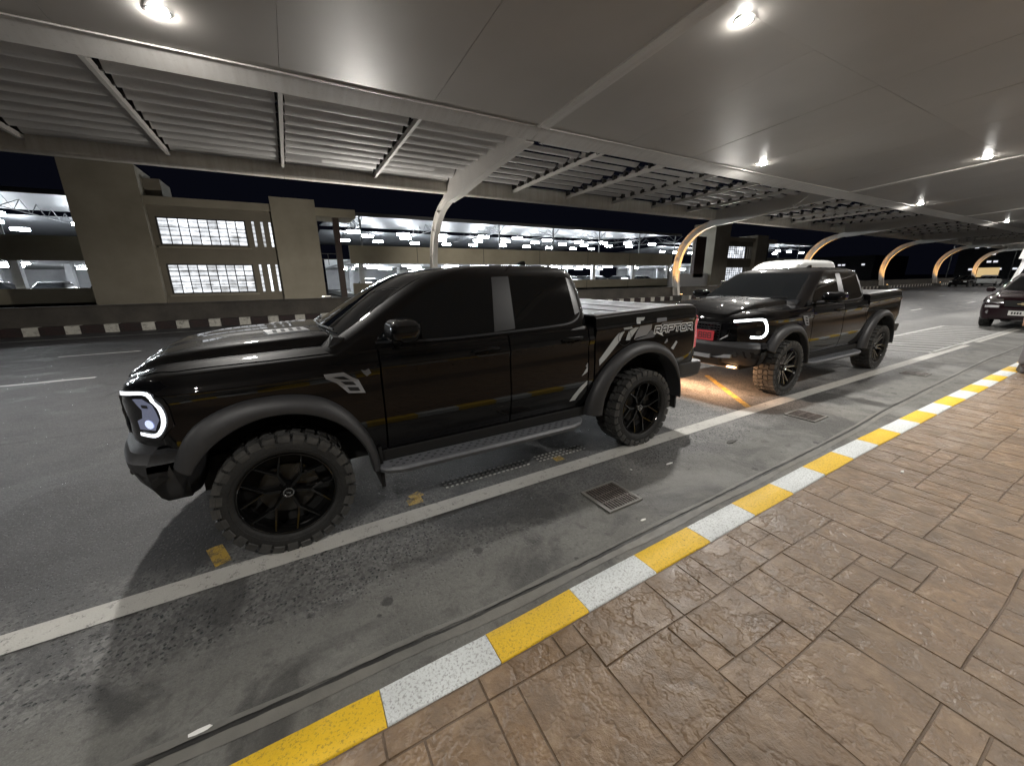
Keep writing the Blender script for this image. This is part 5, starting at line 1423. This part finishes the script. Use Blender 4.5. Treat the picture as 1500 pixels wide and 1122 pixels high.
MB().prism([(-1.0, 2.26), (-0.2, 3.15), (0.29, 3.2), (0.29, 2.3)], -0.95, 0.95, 'y').build('wind_deflector', M_truckw, bt)
for u in (-0.6, 3.4):
    for s in (-1, 1): add_wheel(bt, u, s * 0.82, 0.38, 0.38, 0.22, 0.24, 's', 0.0 if s < 0 else math.pi, 0.1, M_rimed)
MB().box(-0.6, 4.5, -0.5, 0.5, 0.5, 0.9).build('chassis', M_under, bt)

# far traffic
M_navy = paint_mat('dark_blue_paint', (0.012, 0.014, 0.05))
fc = copy_tree(pb); fc.location = (77.0, 16.0, 0); fc.rotation_euler = (0, 0, rad(0)); fc['label'] = 'dark sedan far down the road below the arched columns'; del fc['group']
fc2 = copy_tree(pa); fc2.location = (84.0, 15.0, 0); fc2.rotation_euler = (0, 0, rad(180)); fc2['label'] = 'pale car with headlamps on, far down the road beside the dark sedan'; del fc2['group']
for s in (-1, 1):
    MB().box(-2.24, -2.18, s * 0.6 - 0.12, s * 0.6 + 0.12, 0.56, 0.68).build('lit_headlamp', M_lens, fc2)

# ------------------------------------------------------------------ far end of the road
bb_ = thing('billboard', 'lit yellow billboard far away below the last arch', 'billboard', (112.0, 20.5, 0))
MB().box(-0.1, 0.1, -1.3, 1.3, 0.6, 2.6).build('panel', mat('billboard_face', (0.5, 0.35, 0.12), 0.5, emit=(1.0, 0.72, 0.36), estr=0.55), bb_)
MB().box(-0.05, 0.05, -1.0, -0.9, 0, 0.6).box(-0.05, 0.05, 0.9, 1.0, 0, 0.6).build('post', M_frame, bb_)
M_dark = grainy('far_facade', (0.02, 0.02, 0.022), (0.03, 0.03, 0.032), 0.2)
M_farwin = mat('far_window', (0.2, 0.2, 0.2), emit=(0.9, 0.92, 1.0), estr=0.9)
for (x, y, w, d, h, lab, seed) in ((190, 20, 20, 22, 12, 'dark far building dotted with a few lit windows', 1), (175, 58, 30, 18, 8, 'long low dark building far behind the arches', 2)):
    fb = thing('far_building', lab, 'building', (x, y, 0)); MB().box(0, w, 0, d, 0, h).build('wall', M_dark, fb)
    r0 = random.Random(seed); wm = MB().box(-0.06, 0, 0, 0.9, 0, 0.55).mesh('window')
    for k in range(12):
        o = link('window', wm, M_farwin, fb); o.location = (0, r0.uniform(1, d - 2), 2.5 + 2.2 * r0.randint(0, int(h / 2.2) - 2))
for (x, y, lab) in ((118, 27.0, 'tall street lamp with a white light beyond the fifth arch'), (150, 24.0, 'more distant street lamp near the end of the road')):
    sl = thing('street_lamp', lab, 'street lamp', (x, y, 0)); MB().tube([(0, 0, 0), (0, 0, 7.0), (0, -1.2, 7.5)], 0.09, 6).build('pole', M_frame, sl)
    MB().box(-0.25, 0.25, -1.9, -1.0, 7.42, 7.58).build('lamp_head', M_tubeup, sl)
tw = thing('terminal_wall', 'plain terminal wall closing the sidewalk behind the viewer', 'building', (0, -10.4, 0))
MB().box(-40, 118, -0.3, 0.0, 0, 6.5).build('wall', M_wall2, tw)

# ------------------------------------------------------------------ person at the right edge
def person(loc, rz):
    r = thing('person', 'person in long blue top and grey trousers standing at the kerb by the right edge', 'person', loc, rz)
    def skin_mesh(name, pts, edges, radii, m_, root=0, sub=2):
        me = bpy.data.meshes.new(name); me.from_pydata(pts, edges, []); o = bpy.data.objects.new(name, me); C.objects.link(o); me.materials.append(m_)
        md = o.modifiers.new('s', 'SKIN'); me.skin_vertices[0].data[root].use_root = True
        for i, q in enumerate(radii): me.skin_vertices[0].data[i].radius = q if isinstance(q, tuple) else (q, q)
        md.use_smooth_shade = True
        s2_ = o.modifiers.new('d', 'SUBSURF'); s2_.levels = sub; s2_.render_levels = sub
        bpy.context.view_layer.update(); dg = bpy.context.evaluated_depsgraph_get(); nm = bpy.data.meshes.new_from_object(o.evaluated_get(dg)); o.modifiers.clear(); o.data = nm
        o.parent = r; return o
    # body: pelvis root, legs, spine, neck, head, arms with hands
    P_ = [(0, 0, 0.95), (0, 0, 1.12), (0, 0, 1.30), (0, 0, 1.42), (0, 0.01, 1.50), (0.0, 0.0, 1.60), (0.02, 0, 1.68),
          (0.0, 0.09, 0.90), (0.01, 0.11, 0.50), (0.0, 0.12, 0.09), (0.13, 0.13, 0.04), (0.0, -0.09, 0.90), (0.03, -0.11, 0.50), (0.02, -0.12, 0.09), (0.15, -0.13, 0.04),
          (0, 0.17, 1.40), (0.0, 0.24, 1.14), (0.08, 0.26, 0.92), (0.11, 0.26, 0.83), (0, -0.17, 1.40), (0.0, -0.24, 1.14), (0.08, -0.26, 0.92), (0.11, -0.26, 0.83)]
    E_ = [(0, 1), (1, 2), (2, 3), (3, 4), (4, 5), (5, 6), (0, 7), (7, 8), (8, 9), (9, 10), (0, 11), (11, 12), (12, 13), (13, 14), (3, 15), (15, 16), (16, 17), (17, 18), (3, 19), (19, 20), (20, 21), (21, 22)]
    R0 = [(0.15, 0.12), (0.14, 0.11), (0.16, 0.12), (0.12, 0.09), 0.055, (0.085, 0.10), (0.07, 0.08), 0.085, 0.058, 0.042, 0.035, 0.085, 0.058, 0.042, 0.035, 0.055, 0.042, 0.032, (0.025, 0.04), 0.055, 0.042, 0.032, (0.025, 0.04)]
    skin_mesh('body', P_, E_, R0, M_skin)
    T_ = [P_[i] for i in (0, 1, 2, 3, 15, 16, 19, 20)] + [(0, 0, 0.66)]; skin_mesh('shirt', T_, [(0, 1), (1, 2), (2, 3), (3, 4), (4, 5), (3, 6), (6, 7), (0, 8)], [(0.18, 0.145), (0.165, 0.13), (0.18, 0.14), (0.13, 0.10), 0.075, 0.062, 0.075, 0.062, (0.21, 0.17)], M_blue)
    L_ = [P_[i] for i in (0, 7, 8, 9, 11, 12, 13)]; skin_mesh('trousers', L_, [(0, 1), (1, 2), (2, 3), (0, 4), (4, 5), (5, 6)], [(0.165, 0.13), 0.105, 0.085, 0.075, 0.105, 0.085, 0.075], M_greyc)
    for y, x in ((0.12, 0.0), (-0.12, 0.02)):
        ring_loft([(0.0, x - 0.09, x + 0.21, 0.05, 0.045), (0.03, x - 0.09, x + 0.21, 0.052, 0.045), (0.07, x - 0.085, x + 0.14, 0.045, 0.04), (0.11, x - 0.07, x + 0.06, 0.045, 0.04)], 5)
        mb = ring_loft([(0.0, x - 0.09, x + 0.21, 0.05, 0.045), (0.03, x - 0.09, x + 0.21, 0.052, 0.045), (0.07, x - 0.085, x + 0.14, 0.045, 0.04), (0.11, x - 0.07, x + 0.06, 0.045, 0.04)], 5)
        mb.v = [(a, b_ + y, c) for a, b_, c in mb.v]; mb.build('shoe', M_shoe, r, 50)
    hp = [(0.0, 0, 1.66), (-0.02, 0, 1.71)]; skin_mesh('hair', [(-0.035, 0, 1.63), (-0.022, 0, 1.715)], [(0, 1)], [(0.10, 0.115), (0.105, 0.115)], M_hair)
    for s in (-1, 1):
        for k in range(4):
            y0 = s * 0.26 + (k - 1.5) * 0.018; L0 = 0.075 - 0.008 * abs(k - 1)
            MB().tube([(0.12, y0, 0.84), (0.128, y0, 0.80), (0.122, y0, 0.80 - L0 * 0.5)], [0.009, 0.008, 0.006], 6).build('finger', M_skin, r, 60)
        MB().tube([(0.10, s * 0.225, 0.87), (0.125, s * 0.215, 0.84), (0.135, s * 0.215, 0.81)], [0.011, 0.009, 0.007], 6).build('thumb', M_skin, r, 60)
    return r
person((10.62, 1.13, 0.118), rad(200))

# ------------------------------------------------------------------ the two pickups
t1 = build_pickup('pickup_truck', 'glossy black pickup in the foreground with dark spoked wheels and grey side graphics', (-0.18, 3.64, 0), True, 'y', M_drl2, M_rim)
t2 = build_pickup('pickup_truck', 'second black pickup parked behind, facing us with bright headlamp and red number plate', (6.27, 3.80, 0), False, 's', M_drl, M_rimed)
fb_ = MB().box(-0.885, -0.87, -0.34, -0.06, 0.81, 0.955)
pl = fb_.build('number_plate', M_plate, t2)
qs = letters('888', -0.30, 0.845, 0.048, 0.075, 0.025, 0.012)
b = MB()
for k, q in enumerate(qs): b.add([(-0.8865 - 0.00005 * k, p[0], p[1]) for p in q], [(0, 1, 2, 3)])
b.build('plate_digits', M_ink, pl)
fg = MB().box(-0.72, -0.67, -0.62, -0.50, 0.42, 0.44).build('amber_underlight', M_fog, t2)
for o in (t1, t2):
    pass
l = bpy.data.lights.new('amber_light', 'AREA'); l.shape = 'RECTANGLE'; l.size = 1.3; l.size_y = 0.08; l.energy = 48; l.color = (1.0, 0.56, 0.30)
lo = bpy.data.objects.new('amber_light', l); C.objects.link(lo); lo.parent = t2; lo.location = (-0.74, 0.0, 0.39); lo.rotation_euler = (rad(-25), 0, rad(90))
